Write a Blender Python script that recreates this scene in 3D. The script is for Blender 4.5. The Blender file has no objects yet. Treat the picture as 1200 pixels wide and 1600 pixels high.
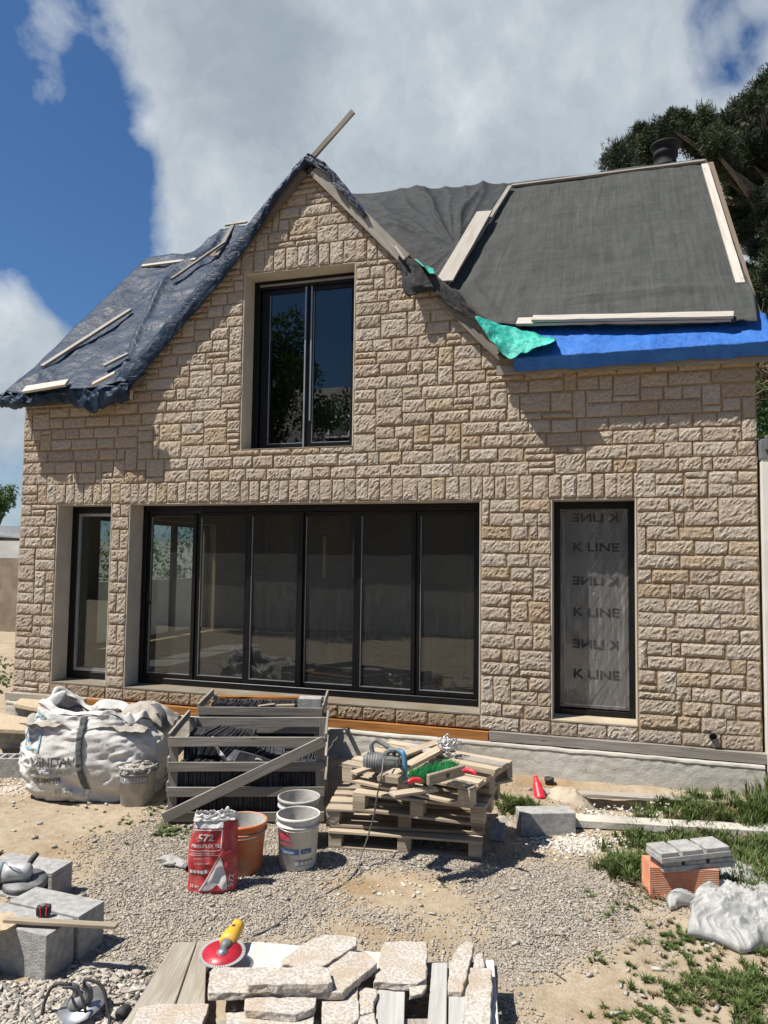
import bpy, bmesh, math, random
import numpy as np
from mathutils import Vector, Matrix, noise
R = math.radians
rnd = random.Random(7)
C = bpy.context.scene.collection
SC = bpy.context.scene

# ------------------------------------------------------------------ camera
FPX, YAW, PITCH, ROLL = 1150.0, -0.298761, 0.063093, 0.013159
CAM = Vector((0, -7.4, 2.2))
def basis():
    cy, sy, cp, sp = math.cos(YAW), math.sin(YAW), math.cos(PITCH), math.sin(PITCH)
    f = Vector((sy*cp, cy*cp, sp)); r = Vector((cy, -sy, 0)); u = r.cross(f)
    cr, sr = math.cos(ROLL), math.sin(ROLL)
    return r*cr+u*sr, -r*sr+u*cr, f
CR, CU, CF = basis()
cd = bpy.data.cameras.new('camera'); cam = bpy.data.objects.new('camera', cd); C.objects.link(cam)
m = Matrix((CR, CU, -CF)).transposed().to_4x4(); m.translation = CAM
cam.matrix_world = m
cd.sensor_fit = 'VERTICAL'; cd.sensor_height = 24; cd.lens = FPX/1600*24
cd.clip_start = 0.05; cd.clip_end = 3000
SC.camera = cam
SC.render.resolution_x, SC.render.resolution_y = 768, 1024

def ray(u, v): return CF*FPX + CR*(u-600) + CU*(800-v)
def F(u, v, y=0.0):
    d = ray(u, v); return CAM + d*((y-CAM.y)/d.y)
def Z(u, v, z):
    d = ray(u, v); return CAM + d*((z-CAM.z)/d.z)
def sst(a, b, t):
    t = max(0.0, min(1.0, (t-a)/(b-a))); return t*t*(3-2*t)
def gz(x, y):
    h = 0.15*sst(-1.3, -0.25, y) if y < 1.5 else 0.15*(1-sst(1.5, 4, y))
    h -= 0.16*math.exp(-((x-0.05)/0.55)**2-((y+0.42)/0.16)**2)
    h += 0.035*noise.noise(Vector((x*0.7, y*0.7, 3.1)))*sst(30, 10, abs(x)+abs(y))
    return h
def G(u, v):
    p = Z(u, v, 0)
    for _ in range(6): p = Z(u, v, gz(p.x, p.y))
    return p
MS, MC = 1.02, 4.355                                  # main roof plane: z = MC + MS*y
def RP(u, v, off=0.0):
    d = ray(u, v); t = (MC+off-(CAM.z-MS*CAM.y))/(d.z-MS*d.y); return CAM+d*t

# ------------------------------------------------------------------ light
to_sun = Vector((-1.4, -1.0, 2.95)).normalized()
sl = bpy.data.lights.new('sun', 'SUN'); sl.energy = 5.0; sl.angle = R(0.53); sl.color = (1.0, 0.945, 0.87)
so = bpy.data.objects.new('sun', sl); C.objects.link(so)
so.rotation_euler = to_sun.to_track_quat('Z', 'Y').to_euler(); so.location = (-10, -10, 20)
SC.view_settings.view_transform = 'Standard'; SC.view_settings.look = 'None'
SC.view_settings.gamma = 1; SC.view_settings.exposure = 0.68

class NT:
    """small node-tree helper"""
    def __init__(s, tree): s.t = tree; s.n = tree.nodes; s.l = tree.links
    def node(s, typ, **kw):
        n = s.n.new(typ)
        for k, v in kw.items():
            if k.startswith('i_'):
                key = k[2:]; key = int(key) if key.isdigit() else key.replace('_', ' ')
                s.set(n, key, v)
            else: setattr(n, k, v)
        return n
    def set(s, n, key, v):
        if isinstance(v, bpy.types.NodeSocket): s.l.new(v, n.inputs[key])
        else: n.inputs[key].default_value = v
    def math(s, op, a, b=None, c=None, clamp=False):
        n = s.n.new('ShaderNodeMath'); n.operation = op; n.use_clamp = clamp
        for i, v in enumerate((a, b, c)):
            if v is not None: s.set(n, i, v)
        return n.outputs[0]
    def mix(s, f, a, b, mode='MIX'):
        n = s.n.new('ShaderNodeMix'); n.data_type = 'RGBA'; n.blend_type = mode
        s.set(n, 0, f); s.set(n, 6, a); s.set(n, 7, b)
        return n.outputs[2]
    def noise(s, vec, scale, detail=4, rough=0.55, dist=0.0, col=False):
        n = s.node('ShaderNodeTexNoise'); s.set(n, 'Vector', vec) if vec is not None else None
        s.set(n, 'Scale', scale); s.set(n, 'Detail', detail); s.set(n, 'Roughness', rough); s.set(n, 'Distortion', dist)
        return n.outputs[1 if col else 0]
    def ramp(s, f, stops):
        n = s.n.new('ShaderNodeValToRGB'); s.l.new(f, n.inputs[0]); e = n.color_ramp.elements
        while len(e) < len(stops): e.new(0.5)
        for el, (p, c) in zip(e, stops):
            el.position = p; el.color = (c, c, c, 1) if isinstance(c, (int, float)) else (*c, 1)
        return n.outputs[0]
    def map(s, vec, scale=(1, 1, 1), rot=(0, 0, 0), loc=(0, 0, 0)):
        n = s.n.new('ShaderNodeMapping'); s.l.new(vec, n.inputs[0])
        n.inputs['Scale'].default_value = scale; n.inputs['Rotation'].default_value = rot; n.inputs['Location'].default_value = loc
        return n.outputs[0]
    def bump(s, h, strength=0.5, dist=0.01, nrm=None):
        n = s.n.new('ShaderNodeBump'); s.l.new(h, n.inputs['Height']); n.inputs['Strength'].default_value = strength
        n.inputs['Distance'].default_value = dist
        if nrm is not None: s.l.new(nrm, n.inputs['Normal'])
        return n.outputs[0]

# ------------------------------------------------------------------ world: clear sky plus broken cloud
W = bpy.data.worlds.new('World'); SC.world = W; W.use_nodes = True
wt = NT(W.node_tree); wt.n.clear()
sky = wt.node('ShaderNodeTexSky', sky_type='NISHITA', sun_disc=False)
sky.sun_elevation = math.asin(to_sun.z); sky.sun_rotation = math.atan2(to_sun.x, to_sun.y)
sky.air_density = 1.0; sky.dust_density = 0.6; sky.ozone_density = 2.0
tc = wt.node('ShaderNodeTexCoord').outputs['Generated']
def wdir(u, v): return tuple(ray(u, v).normalized())
def wblob(u, v, rad, amp):
    n = wt.node('ShaderNodeVectorMath', operation='DISTANCE'); wt.l.new(tc, n.inputs[0]); n.inputs[1].default_value = wdir(u, v)
    q = wt.math('DIVIDE', n.outputs['Value'], rad); q = wt.math('MULTIPLY', q, q)
    q = wt.math('MULTIPLY', q, -1.0); q = wt.math('EXPONENT', q)
    return wt.math('MULTIPLY', q, amp)
bias = None
for b in [(640, 120, 0.28, 0.75), (430, 230, 0.17, 0.5), (900, 250, 0.25, 0.45), (1000, 60, 0.2, 0.3), (330, 110, 0.10, 0.35), (300, 380, 0.10, 0.45), (250, 20, 0.05, 0.25),
          (40, 620, 0.13, 0.8), (-40, 540, 0.11, 0.5), (90, 560, .06, .25), (62, 62, 0.06, 0.50), (85, 165, 0.035, 0.50), (110, 110, .05, .2), (225, 210, .02, .2), (150, 110, .03, -.3), (130, 15, .035, -.25), (50, 450, .04, .22),
          (60, 330, 0.17, -0.75), (150, 200, 0.09, -0.35), (120, 420, 0.09, -0.3), (0, 10, 0.08, -0.1),
          (1105, 0, 0.04, -0.42), (1105, 130, 0.04, -0.38), (1165, 95, .03, -.3), (1190, 40, .02, -.2), (915, 85, 0.02, -0.25)]:
    q = wblob(*b); bias = q if bias is None else wt.math('ADD', bias, q)
def ddir(d, rad, amp):
    n = wt.node('ShaderNodeVectorMath', operation='DISTANCE'); wt.l.new(tc, n.inputs[0]); n.inputs[1].default_value = d
    q = wt.math('DIVIDE', n.outputs['Value'], rad); q = wt.math('MULTIPLY', q, q); q = wt.math('EXPONENT', wt.math('MULTIPLY', q, -1.0))
    return wt.math('MULTIPLY', q, amp)
bias = wt.math('ADD', bias, ddir((-0.2, -0.93, 0.3), 0.85, -1.1)); bias = wt.math('ADD', bias, ddir((-.9, -.2, .4), 0.5, -0.7))
warp = wt.noise(tc, 3.0, 4, 0.6, col=True)
sc1 = wt.node('ShaderNodeVectorMath', operation='MULTIPLY_ADD'); wt.l.new(warp, sc1.inputs[0]); sc1.inputs[1].default_value = (0.16, 0.16, 0.16); wt.l.new(tc, sc1.inputs[2])
wv = sc1.outputs[0]
n1 = wt.noise(wv, 4.5, 10, 0.58)
n2 = wt.noise(wv, 2.2, 6, 0.6)
n3 = wt.noise(tc, 14.0, 8, 0.6)
dens = wt.math('ADD', wt.math('MULTIPLY', wt.math('SUBTRACT', n1, 0.5), 2.2), bias)
dens = wt.math('ADD', dens, wt.math('MULTIPLY', wt.math('SUBTRACT', n3, 0.5), 0.5))
cover = wt.ramp(dens, [(0.02, 0.0), (0.20, 0.45), (0.42, 0.93), (0.6, 1.0)])
shade = wt.math('ADD', wt.math('MULTIPLY', n2, 0.7), wt.math('MULTIPLY', wt.noise(wv, 5.0, 10, 0.62), 0.55))
shade = wt.math('SUBTRACT', shade, wt.math('MULTIPLY', dens, 0.10))
ccol = wt.ramp(shade, [(0.30, (3.3, 4.1, 4.9)), (0.46, (4.3, 5.05, 5.8)), (0.58, (6.0, 6.7, 7.3)), (0.74, (9.2, 9.7, 10.2))])
skc = wt.mix(1.0, sky.outputs[0], (0.55, 0.84, 1.12, 1), 'MULTIPLY')
final = wt.mix(cover, skc, ccol)
bg = wt.node('ShaderNodeBackground'); wt.l.new(final, bg.inputs[0]); bg.inputs[1].default_value = 0.055
wo = wt.node('ShaderNodeOutputWorld'); wt.l.new(bg.outputs[0], wo.inputs[0])

# ------------------------------------------------------------------ materials
MATS = {}
def newmat(name):
    mt = bpy.data.materials.new(name); mt.use_nodes = True
    t = NT(mt.node_tree); t.n.clear()
    out = t.node('ShaderNodeOutputMaterial'); p = t.node('ShaderNodeBsdfPrincipled'); t.l.new(p.outputs[0], out.inputs[0])
    MATS[name] = mt
    return mt, t, p, out
def objc(t): return t.node('ShaderNodeTexCoord').outputs['Object']
def geopos(t): return t.node('ShaderNodeNewGeometry').outputs['Position']
def attr(t, name): return t.node('ShaderNodeAttribute', attribute_name=name).outputs['Fac']

def basic(name, c1, c2=None, rough=0.8, scale=8, bump=0.2, bscale=60, bdist=0.004, metal=0.0, spec=0.5, detail=5, dirt=None, dscale=3, aniso=None, trans=0.0, lo=0.35, hi=0.65):
    mt, t, p, out = newmat(name)
    pos = geopos(t)
    if aniso: pos = t.map(pos, scale=aniso)
    c2 = c2 or c1
    col = t.mix(t.ramp(t.noise(pos, scale, detail, 0.6), [(lo, 0.0), (hi, 1.0)]), (*c1, 1), (*c2, 1))
    if dirt:
        col = t.mix(t.ramp(t.noise(pos, dscale, 6, 0.65), [(0.45, 0.0), (0.68, 0.8)]), col, (*dirt, 1))
    t.l.new(col, p.inputs['Base Color'])
    p.inputs['Roughness'].default_value = rough; p.inputs['Metallic'].default_value = metal
    p.inputs['Specular IOR Level'].default_value = spec
    if trans: p.inputs['Transmission Weight'].default_value = trans
    if bump: t.l.new(t.bump(t.noise(pos, bscale, 4, 0.6), bump, bdist), p.inputs['Normal'])
    return mt

def mat_stone(name='granite_wall'):
    mt, t, p, out = newmat(name); pos = geopos(t); tn = attr(t, 'tone')
    base = t.ramp(tn, [(0.0, (0.48, 0.395, 0.30)), (0.18, (0.63, 0.53, 0.415)), (0.35, (0.57, 0.49, 0.395)), (0.5, (0.71, 0.63, 0.53)), (0.65, (0.57, 0.455, 0.345)), (0.8, (0.68, 0.58, 0.455)), (0.92, (0.61, 0.49, 0.32)), (1.0, (0.54, 0.385, 0.25))])
    base = t.mix(t.math('GREATER_THAN', tn, 1.3), base, (0.33, 0.235, 0.14, 1))
    blot = t.ramp(t.noise(pos, 9, 5, 0.65), [(0.35, 0.0), (0.7, 1.0)])
    base = t.mix(t.math('MULTIPLY', blot, 0.45), base, (0.54, 0.42, 0.29, 1))
    sp = t.ramp(t.noise(pos, 130, 3, 0.7), [(0.36, 0.0), (0.48, 0.5), (0.62, 1.0)])
    base = t.mix(t.math('MULTIPLY', t.math('SUBTRACT', 1.0, sp), 0.7), base, (0.20, 0.16, 0.125, 1))
    wh = t.ramp(t.noise(pos, 95, 2, 0.6), [(0.58, 0.0), (0.68, 1.0)])
    base = t.mix(t.math('MULTIPLY', wh, 0.6), base, (0.74, 0.69, 0.62, 1))
    z = t.node('ShaderNodeSeparateXYZ'); t.l.new(pos, z.inputs[0])
    t.l.new(base, p.inputs['Base Color']); p.inputs['Roughness'].default_value = 0.9; p.inputs['Specular IOR Level'].default_value = 0.25
    h = t.math('ADD', t.noise(pos, 38, 5, 0.7), t.math('MULTIPLY', t.noise(pos, 140, 3, 0.7), 0.4))
    t.l.new(t.bump(h, 1.0, 0.03), p.inputs['Normal'])
    return mt
def mat_wood(name, a, b, c, streak=1.0, rough=0.85):
    """boards: UV x runs along the board in metres, y across it"""
    mt, t, p, out = newmat(name)
    uv = t.node('ShaderNodeUVMap', uv_map='UVMap').outputs[0]; tn = attr(t, 'tone')
    g = t.noise(t.map(uv, scale=(2.5, 70, 1)), 1.0, 6, 0.6, 0.6)
    g2 = t.noise(t.map(uv, scale=(1.2, 9, 1)), 1.0, 5, 0.6, 1.2)
    col = t.mix(t.ramp(g, [(0.35, 0.0), (0.65, 1.0)]), (*a, 1), (*b, 1))
    col = t.mix(t.math('MULTIPLY', t.ramp(g2, [(0.42, 0.0), (0.7, 1.0)]), 0.75), col, (*c, 1))
    f = t.math('MULTIPLY_ADD', tn, 0.5, 0.75)
    cc = t.node('ShaderNodeCombineXYZ'); [t.l.new(f, cc.inputs[i]) for i in range(3)]
    col = t.mix(1.0, col, cc.outputs[0], 'MULTIPLY')
    kn = t.node('ShaderNodeTexVoronoi'); t.l.new(t.map(uv, scale=(3.2, 11, 1)), kn.inputs['Vector']); kn.inputs['Scale'].default_value = 1.0
    col = t.mix(t.ramp(kn.outputs['Distance'], [(0.05, 0.7), (0.11, 0.0)]), col, (a[0]*0.35, a[1]*0.3, a[2]*0.25, 1))
    t.l.new(col, p.inputs['Base Color']); p.inputs['Roughness'].default_value = rough; p.inputs['Specular IOR Level'].default_value = 0.25
    t.l.new(t.bump(g, 0.5*streak, 0.004), p.inputs['Normal'])
    return mt
def mat_tarp(name, c1, c2, rough=0.45, weave=0.25, crease=0.6, cs=5.0, spec=0.5, pale=None, cdist=0.03, streaks=0.0):
    mt, t, p, out = newmat(name); pos = geopos(t)
    n = t.noise(t.map(pos, scale=(1, 0.7, 0.7)), 4.0, 7, 0.62, 0.7)
    col = t.mix(t.ramp(n, [(0.35, 0.0), (0.68, 1.0)]), (*c1, 1), (*c2, 1))
    if pale:
        s = t.ramp(t.noise(t.map(pos, scale=(1, 3, 3)), 9.0, 8, 0.75, 1.5), [(0.54, 0.0), (0.68, 0.75)])
        col = t.mix(s, col, (*pale, 1))
    if streaks:
        s3 = t.ramp(t.noise(t.map(pos, scale=(26, 1.1, 1.1)), 1.0, 5, 0.7, 0.3), [(0.35, 0.0), (0.7, 1.0)])
        col = t.mix(t.math('MULTIPLY', s3, streaks), col, (c2[0]*1.6, c2[1]*1.6, c2[2]*1.6, 1))
        s4 = t.ramp(t.noise(t.map(pos, scale=(1.2, 22, 22)), 1.0, 5, 0.7, 0.3), [(0.4, 0.0), (0.75, 1.0)])
        col = t.mix(t.math('MULTIPLY', s4, streaks*.7), col, (c1[0]*.6, c1[1]*.6, c1[2]*.6, 1))
    t.l.new(col, p.inputs['Base Color']); p.inputs['Roughness'].default_value = rough; p.inputs['Specular IOR Level'].default_value = spec
    rg = t.math('ABSOLUTE', t.math('SUBTRACT', t.noise(t.map(pos, rot=(0.3, 0.5, 0.9), scale=(1, 2.6, 1.3)), cs*1.1, 6, 0.6, 1.2), 0.5))
    h = t.math('ADD', n, t.math('MULTIPLY', rg, -1.6))
    b1 = t.bump(h, crease, cdist)
    w = t.node('ShaderNodeTexWave', wave_type='BANDS', bands_direction='X'); t.l.new(pos, w.inputs['Vector']); w.inputs['Scale'].default_value = 40; w.inputs['Distortion'].default_value = 1.5
    w2 = t.node('ShaderNodeTexWave', wave_type='BANDS', bands_direction='Z'); t.l.new(pos, w2.inputs['Vector']); w2.inputs['Scale'].default_value = 40; w2.inputs['Distortion'].default_value = 1.5
    hh = t.math('ADD', w.outputs['Fac'], w2.outputs['Fac'])
    t.l.new(t.bump(hh, weave, 0.004, b1), p.inputs['Normal'])
    return mt
def mat_glass(name, dust=0.05, tint=(0.55, 0.6, 0.6), refl=1.0, dcol=(0.5, 0.5, 0.48)):
    mt = bpy.data.materials.new(name); mt.use_nodes = True; t = NT(mt.node_tree); t.n.clear(); MATS[name] = mt
    out = t.node('ShaderNodeOutputMaterial')
    tr = t.node('ShaderNodeBsdfTransparent'); tr.inputs[0].default_value = (*tint, 1)
    gl = t.node('ShaderNodeBsdfGlossy'); gl.inputs['Roughness'].default_value = 0.006; gl.inputs[0].default_value = (1, 1, 1, 1)
    fr = t.node('ShaderNodeFresnel'); fr.inputs[0].default_value = 1.45
    pos = geopos(t)
    t.l.new(t.bump(t.noise(pos, 1.6, 2, 0.5), 0.04, 0.02), gl.inputs['Normal'])
    s = t.node('ShaderNodeMixShader'); t.l.new(t.math('MULTIPLY', fr.outputs[0], 1.7*refl, clamp=True), s.inputs[0]); t.l.new(tr.outputs[0], s.inputs[1]); t.l.new(gl.outputs[0], s.inputs[2])
    df = t.node('ShaderNodeBsdfDiffuse'); df.inputs[0].default_value = (*dcol, 1)
    nn = t.ramp(t.noise(pos, 5.0, 8, 0.7, 0.8), [(0.3, 0.45), (0.7, 1.0)])
    sp = t.ramp(t.noise(pos, 70.0, 3, 0.6), [(0.5, 0.0), (0.72, 1.0)])
    st = t.ramp(t.noise(t.map(pos, scale=(40, 40, 1.5)), 1.0, 3, 0.6), [(0.5, 0.0), (0.75, 1.0)])
    fac = t.math('MULTIPLY', t.math('ADD', nn, t.math('ADD', t.math('MULTIPLY', sp, 1.1), t.math('MULTIPLY', st, 0.6))), dust)
    s2 = t.node('ShaderNodeMixShader'); t.l.new(fac, s2.inputs[0]); t.l.new(s.outputs[0], s2.inputs[1]); t.l.new(df.outputs[0], s2.inputs[2])
    t.l.new(s2.outputs[0], out.inputs[0])
    return mt
def mat_leaf(name, a, b, rough=0.6, trans=0.25):
    mt, t, p, out = newmat(name); tn = attr(t, 'tone')
    col = t.ramp(tn, [(0.0, a), (1.0, b)])
    t.l.new(col, p.inputs['Base Color']); p.inputs['Roughness'].default_value = rough; p.inputs['Specular IOR Level'].default_value = 0.3
    tl = t.node('ShaderNodeBsdfTranslucent'); t.l.new(col, tl.inputs[0])
    s = t.node('ShaderNodeMixShader'); s.inputs[0].default_value = trans
    t.l.new(p.outputs[0], s.inputs[1]); t.l.new(tl.outputs[0], s.inputs[2]); t.l.new(s.outputs[0], out.inputs[0])
    return mt
def mat_ground():
    mt, t, p, out = newmat('earth'); pos = geopos(t)
    gv, wh, ye = attr(t, 'gravel'), attr(t, 'white'), attr(t, 'ochre')
    n1 = t.noise(pos, 1.8, 8, 0.65, 0.4); n2 = t.noise(pos, 14, 7, 0.7); n3 = t.noise(pos, 85, 3, 0.6)
    sand = t.mix(t.ramp(n1, [(0.35, 0.0), (0.68, 1.0)]), (0.24, 0.18, 0.115, 1), (0.37, 0.30, 0.21, 1))
    sand = t.mix(t.math('MULTIPLY', t.ramp(n2, [(0.4, 0.0), (0.7, 1.0)]), 0.6), sand, (0.44, 0.385, 0.295, 1))
    ye2 = t.math('MULTIPLY', ye, t.ramp(n2, [(0.3, 0.4), (0.6, 1.0)]))
    sand = t.mix(ye2, sand, (0.26, 0.155, 0.06, 1))
    vo = t.node('ShaderNodeTexVoronoi'); t.l.new(pos, vo.inputs['Vector']); vo.inputs['Scale'].default_value = 110
    sv = t.node('ShaderNodeSeparateColor'); t.l.new(vo.outputs['Color'], sv.inputs[0])
    grav = t.mix(sv.outputs[0], (0.20, 0.18, 0.15, 1), (0.40, 0.365, 0.315, 1))
    gm = t.math('ADD', gv, t.math('MULTIPLY', t.math('SUBTRACT', n2, 0.5), 1.6)); gm = t.math('MULTIPLY', t.ramp(gm, [(0.3, 0.0), (0.9, 1.0)]), t.ramp(t.noise(pos, 4.0, 6, 0.7), [(0.35, 0.3), (0.6, 1.0)]))
    col = t.mix(gm, sand, grav)
    wm = t.math('ADD', wh, t.math('MULTIPLY', t.math('SUBTRACT', n2, 0.5), 1.3)); wm = t.math('MULTIPLY', t.ramp(wm, [(0.35, 0.0), (0.7, 1.0)]), 0.9)
    col = t.mix(wm, col, (0.50, 0.455, 0.39, 1))
    dk = t.ramp(n3, [(0.28, 0.0), (0.42, 1.0)])
    col = t.mix(t.math('MULTIPLY', t.math('SUBTRACT', 1.0, dk), 0.45), col, (0.09, 0.07, 0.05, 1))
    t.l.new(col, p.inputs['Base Color']); p.inputs['Roughness'].default_value = 0.95; p.inputs['Specular IOR Level'].default_value = 0.15
    hv = t.math('MULTIPLY', t.math('SUBTRACT', 0.6, vo.outputs['Distance']), t.math('ADD', gm, 0.15))
    h = t.math('ADD', t.math('ADD', hv, t.math('MULTIPLY', n2, 1.3)), t.math('MULTIPLY', n3, 0.5))
    t.l.new(t.bump(h, 0.9, 0.014), p.inputs['Normal'])
    return mt

M_STONE = mat_stone()
M_MORTAR = basic('ochre_mortar', (0.25, 0.165, 0.08), (0.34, 0.24, 0.13), 0.95, 9, 0.5, 60, 0.008)
M_PLASTER = basic('cream_plaster', (0.40, 0.365, 0.30), (0.47, 0.43, 0.355), 0.9, 5, 0.15, 90, 0.002)
M_SILL = basic('sill_mortar', (0.34, 0.28, 0.19), (0.44, 0.385, 0.29), 0.9, 6, 0.3, 50, 0.004, dirt=(0.22, 0.17, 0.10))
M_SILLD = basic('damp_sill', (0.13, 0.115, 0.085), (0.21, 0.19, 0.145), 0.85, 6, 0.3, 50, 0.004, dirt=(0.12, 0.075, 0.035))
M_CONC = basic('concrete', (0.39, 0.37, 0.315), (0.50, 0.475, 0.42), 0.92, 4, 0.6, 45, 0.008, dirt=(0.22, 0.20, 0.165), dscale=2.0)
M_BLOCK = basic('block_concrete', (0.24, 0.237, 0.226), (0.38, 0.373, 0.352), 0.95, 22, 0.9, 110, 0.008)
M_BLACK = basic('black_aluminium', (0.004, 0.004, 0.005), (0.007, 0.007, 0.008), 0.35, 6, 0.0, spec=0.3)
M_GREYALU = basic('grey_aluminium', (0.30, 0.31, 0.32), (0.38, 0.39, 0.40), 0.35, 6, 0.0, metal=0.6)
M_GLASS = mat_glass('window_glass', 0.036)
M_GLASSC = mat_glass('clean_window_glass', 0.003, refl=1.0)
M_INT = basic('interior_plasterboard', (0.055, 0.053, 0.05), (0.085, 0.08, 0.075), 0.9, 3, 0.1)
M_INTW = basic('interior_white', (0.62, 0.62, 0.58), (0.68, 0.67, 0.63), 0.9, 3, 0.1)
M_WOODG = mat_wood('grey_weathered_wood', (0.185, 0.168, 0.145), (0.32, 0.295, 0.26), (0.22, 0.19, 0.15))
M_WOODL = mat_wood('pale_weathered_wood', (0.34, 0.315, 0.275), (0.46, 0.43, 0.38), (0.30, 0.255, 0.2))
M_PINE = mat_wood('pallet_pine', (0.31, 0.25, 0.175), (0.44, 0.37, 0.28), (0.23, 0.19, 0.14))
M_WOODB = mat_wood('brown_wet_wood', (0.10, 0.075, 0.055), (0.16, 0.125, 0.095), (0.11, 0.075, 0.05))
M_ORNG = mat_wood('orange_stained_board', (0.26, 0.105, 0.028), (0.36, 0.16, 0.045), (0.17, 0.075, 0.02))
M_OSB = basic('chipboard', (0.34, 0.26, 0.165), (0.45, 0.375, 0.265), 0.9, 40, 0.6, 70, 0.006)
M_NAVY = mat_tarp('navy_tarpaulin', (0.008, 0.019, 0.038), (0.016, 0.034, 0.064), 0.44, 0.1, 1.0, 5.0, 0.22, cdist=.016)
M_GNET = mat_tarp('grey_netting', (0.055, 0.059, 0.054), (0.082, 0.085, 0.078), 0.85, 0.8, 0.5, 1.6, 0.15, cdist=0.03, streaks=0.55)
M_GNET2 = mat_tarp('crumpled_grey_netting', (0.02, 0.022, 0.023), (0.04, 0.042, 0.041), 0.7, 0.4, 0.6, 2.2, 0.2, pale=(0.12, 0.125, 0.12))
M_BLUE = mat_tarp('blue_tarpaulin', (0.014, 0.10, 0.37), (0.03, 0.15, 0.47), 0.5, 0.3, 0.6, 5.0, 0.3)
M_GREEN = mat_tarp('green_tarpaulin', (0.015, 0.33, 0.25), (0.04, 0.47, 0.37), 0.4, 0.25, 0.7, 6.0)
M_SLATE = basic('slate', (0.022, 0.024, 0.028), (0.062, 0.066, 0.074), 0.55, 12, 0.4, 80, 0.004)
M_SACK = mat_tarp('white_woven_sack', (0.50, 0.49, 0.46), (0.62, 0.61, 0.575), 0.6, 0.3, 0.6, 3.0, 0.3, cdist=0.02)
M_LINER = basic('grey_sack_lining', (0.26, 0.235, 0.195), (0.36, 0.325, 0.275), 0.8, 8, 0.3, 30, 0.01)
M_STRAP = basic('grey_webbing', (0.055, 0.06, 0.062), (0.11, 0.115, 0.12), 0.8, 30, 0.4, 200, 0.002)
M_INK = basic('dark_ink', (0.045, 0.04, 0.042), (0.16, 0.15, 0.15), 0.8, 30, 0)
M_INKB = basic('blue_ink', (0.11, 0.25, 0.34), (0.30, 0.42, 0.48), 0.7, 25, 0)
M_WHITEP = basic('white_bucket_plastic', (0.48, 0.48, 0.455), (0.60, 0.60, 0.57), 0.55, 8, 0.15, 40, 0.003, dirt=(0.40, 0.37, 0.32), dscale=9)
M_GREYP = basic('dusty_grey_bucket_plastic', (0.27, 0.27, 0.255), (0.38, 0.375, 0.355), 0.7, 10, 0.2, 40, 0.003, dirt=(0.42, 0.40, 0.36), dscale=7)
M_ORANGE = basic('orange_bucket_plastic', (0.50, 0.105, 0.022), (0.60, 0.17, 0.05), 0.5, 8, 0.1, 40, 0.002, dirt=(0.50, 0.30, 0.2), dscale=5)
M_RED = basic('red_printed_paper', (0.34, 0.014, 0.022), (0.42, 0.03, 0.035), 0.5, 6, 0.5, 26, 0.008, dirt=(0.42, 0.12, 0.1), dscale=12)
M_PAPER = basic('white_paper', (0.52, 0.51, 0.49), (0.62, 0.61, 0.59), 0.7, 6, 0.3, 20, 0.005)
M_LABG = basic('grey_print', (0.18, 0.19, 0.21), (0.26, 0.27, 0.29), 0.6, 30, 0)
M_LABB = basic('blue_print', (0.035, 0.085, 0.2), (0.07, 0.13, 0.27), 0.6, 20, 0)
M_LABR = basic('red_print', (0.55, 0.02, 0.06), (0.62, 0.06, 0.1), 0.6, 20, 0)
M_MORT = basic('dried_mortar', (0.34, 0.32, 0.285), (0.46, 0.44, 0.40), 0.95, 14, 0.4, 70, 0.006)
M_TERRAD = basic('dark_brick', (0.16, 0.06, 0.04), (0.22, 0.09, 0.06), 0.9, 7, 0.3)
M_FILMY = mat_leaf('yellowish_film', (0.5, 0.48, 0.3), (0.55, 0.52, 0.33), 0.6, 0.8)
M_TERRA = basic('terracotta', (0.40, 0.14, 0.07), (0.50, 0.21, 0.115), 0.9, 7, 0.3, 60, 0.003, dirt=(0.42, 0.3, 0.22), dscale=6)
M_RUBBLE = basic('stone_chip', (0.24, 0.215, 0.185), (0.42, 0.39, 0.345), 0.95, 18, 0.5, 90, 0.005)
M_GRANITE = basic('cut_granite', (0.31, 0.28, 0.24), (0.50, 0.465, 0.415), 0.9, 75, 0.7, 100, 0.006, lo=0.42, hi=0.58, dirt=(0.35, 0.27, 0.185), dscale=5)
M_TOOLG = basic('dark_tool_plastic', (0.055, 0.062, 0.068), (0.12, 0.13, 0.135), 0.55, 12, 0.15, 60, 0.002, dirt=(0.22, 0.21, 0.2), dscale=14)
M_TOOLB = basic('blue_tool_plastic', (0.03, 0.13, 0.24), (0.07, 0.2, 0.32), 0.5, 10, 0.05)
M_TEAL = basic('dusty_teal_plastic', (0.14, 0.25, 0.27), (0.22, 0.31, 0.32), 0.7, 14, 0.1, dirt=(0.4, 0.38, 0.35), dscale=18)
M_ALU = basic('dusty_alloy', (0.36, 0.37, 0.37), (0.48, 0.48, 0.47), 0.55, 20, 0.2, 60, 0.003, metal=0.35)
M_YEL = basic('yellow_tool_plastic', (0.66, 0.36, 0.02), (0.74, 0.42, 0.035), 0.45, 10, 0.05, dirt=(0.5, 0.36, 0.15), dscale=20)
M_RDISC = basic('red_disc', (0.35, 0.012, 0.025), (0.42, 0.02, 0.035), 0.4, 10, 0.05)
M_STEEL = basic('steel', (0.38, 0.38, 0.39), (0.5, 0.5, 0.5), 0.4, 20, 0.1, metal=0.8)
M_RUB = basic('black_rubber', (0.018, 0.018, 0.018), (0.045, 0.043, 0.04), 0.7, 20, 0.1)
M_CABLE = basic('grey_cable', (0.09, 0.09, 0.088), (0.17, 0.165, 0.155), 0.75, 12, 0.1)
M_FLUE = basic('matt_flue', (0.012, 0.012, 0.013), (0.022, 0.022, 0.023), 0.75, 10, 0.1, spec=0.2)
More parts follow.
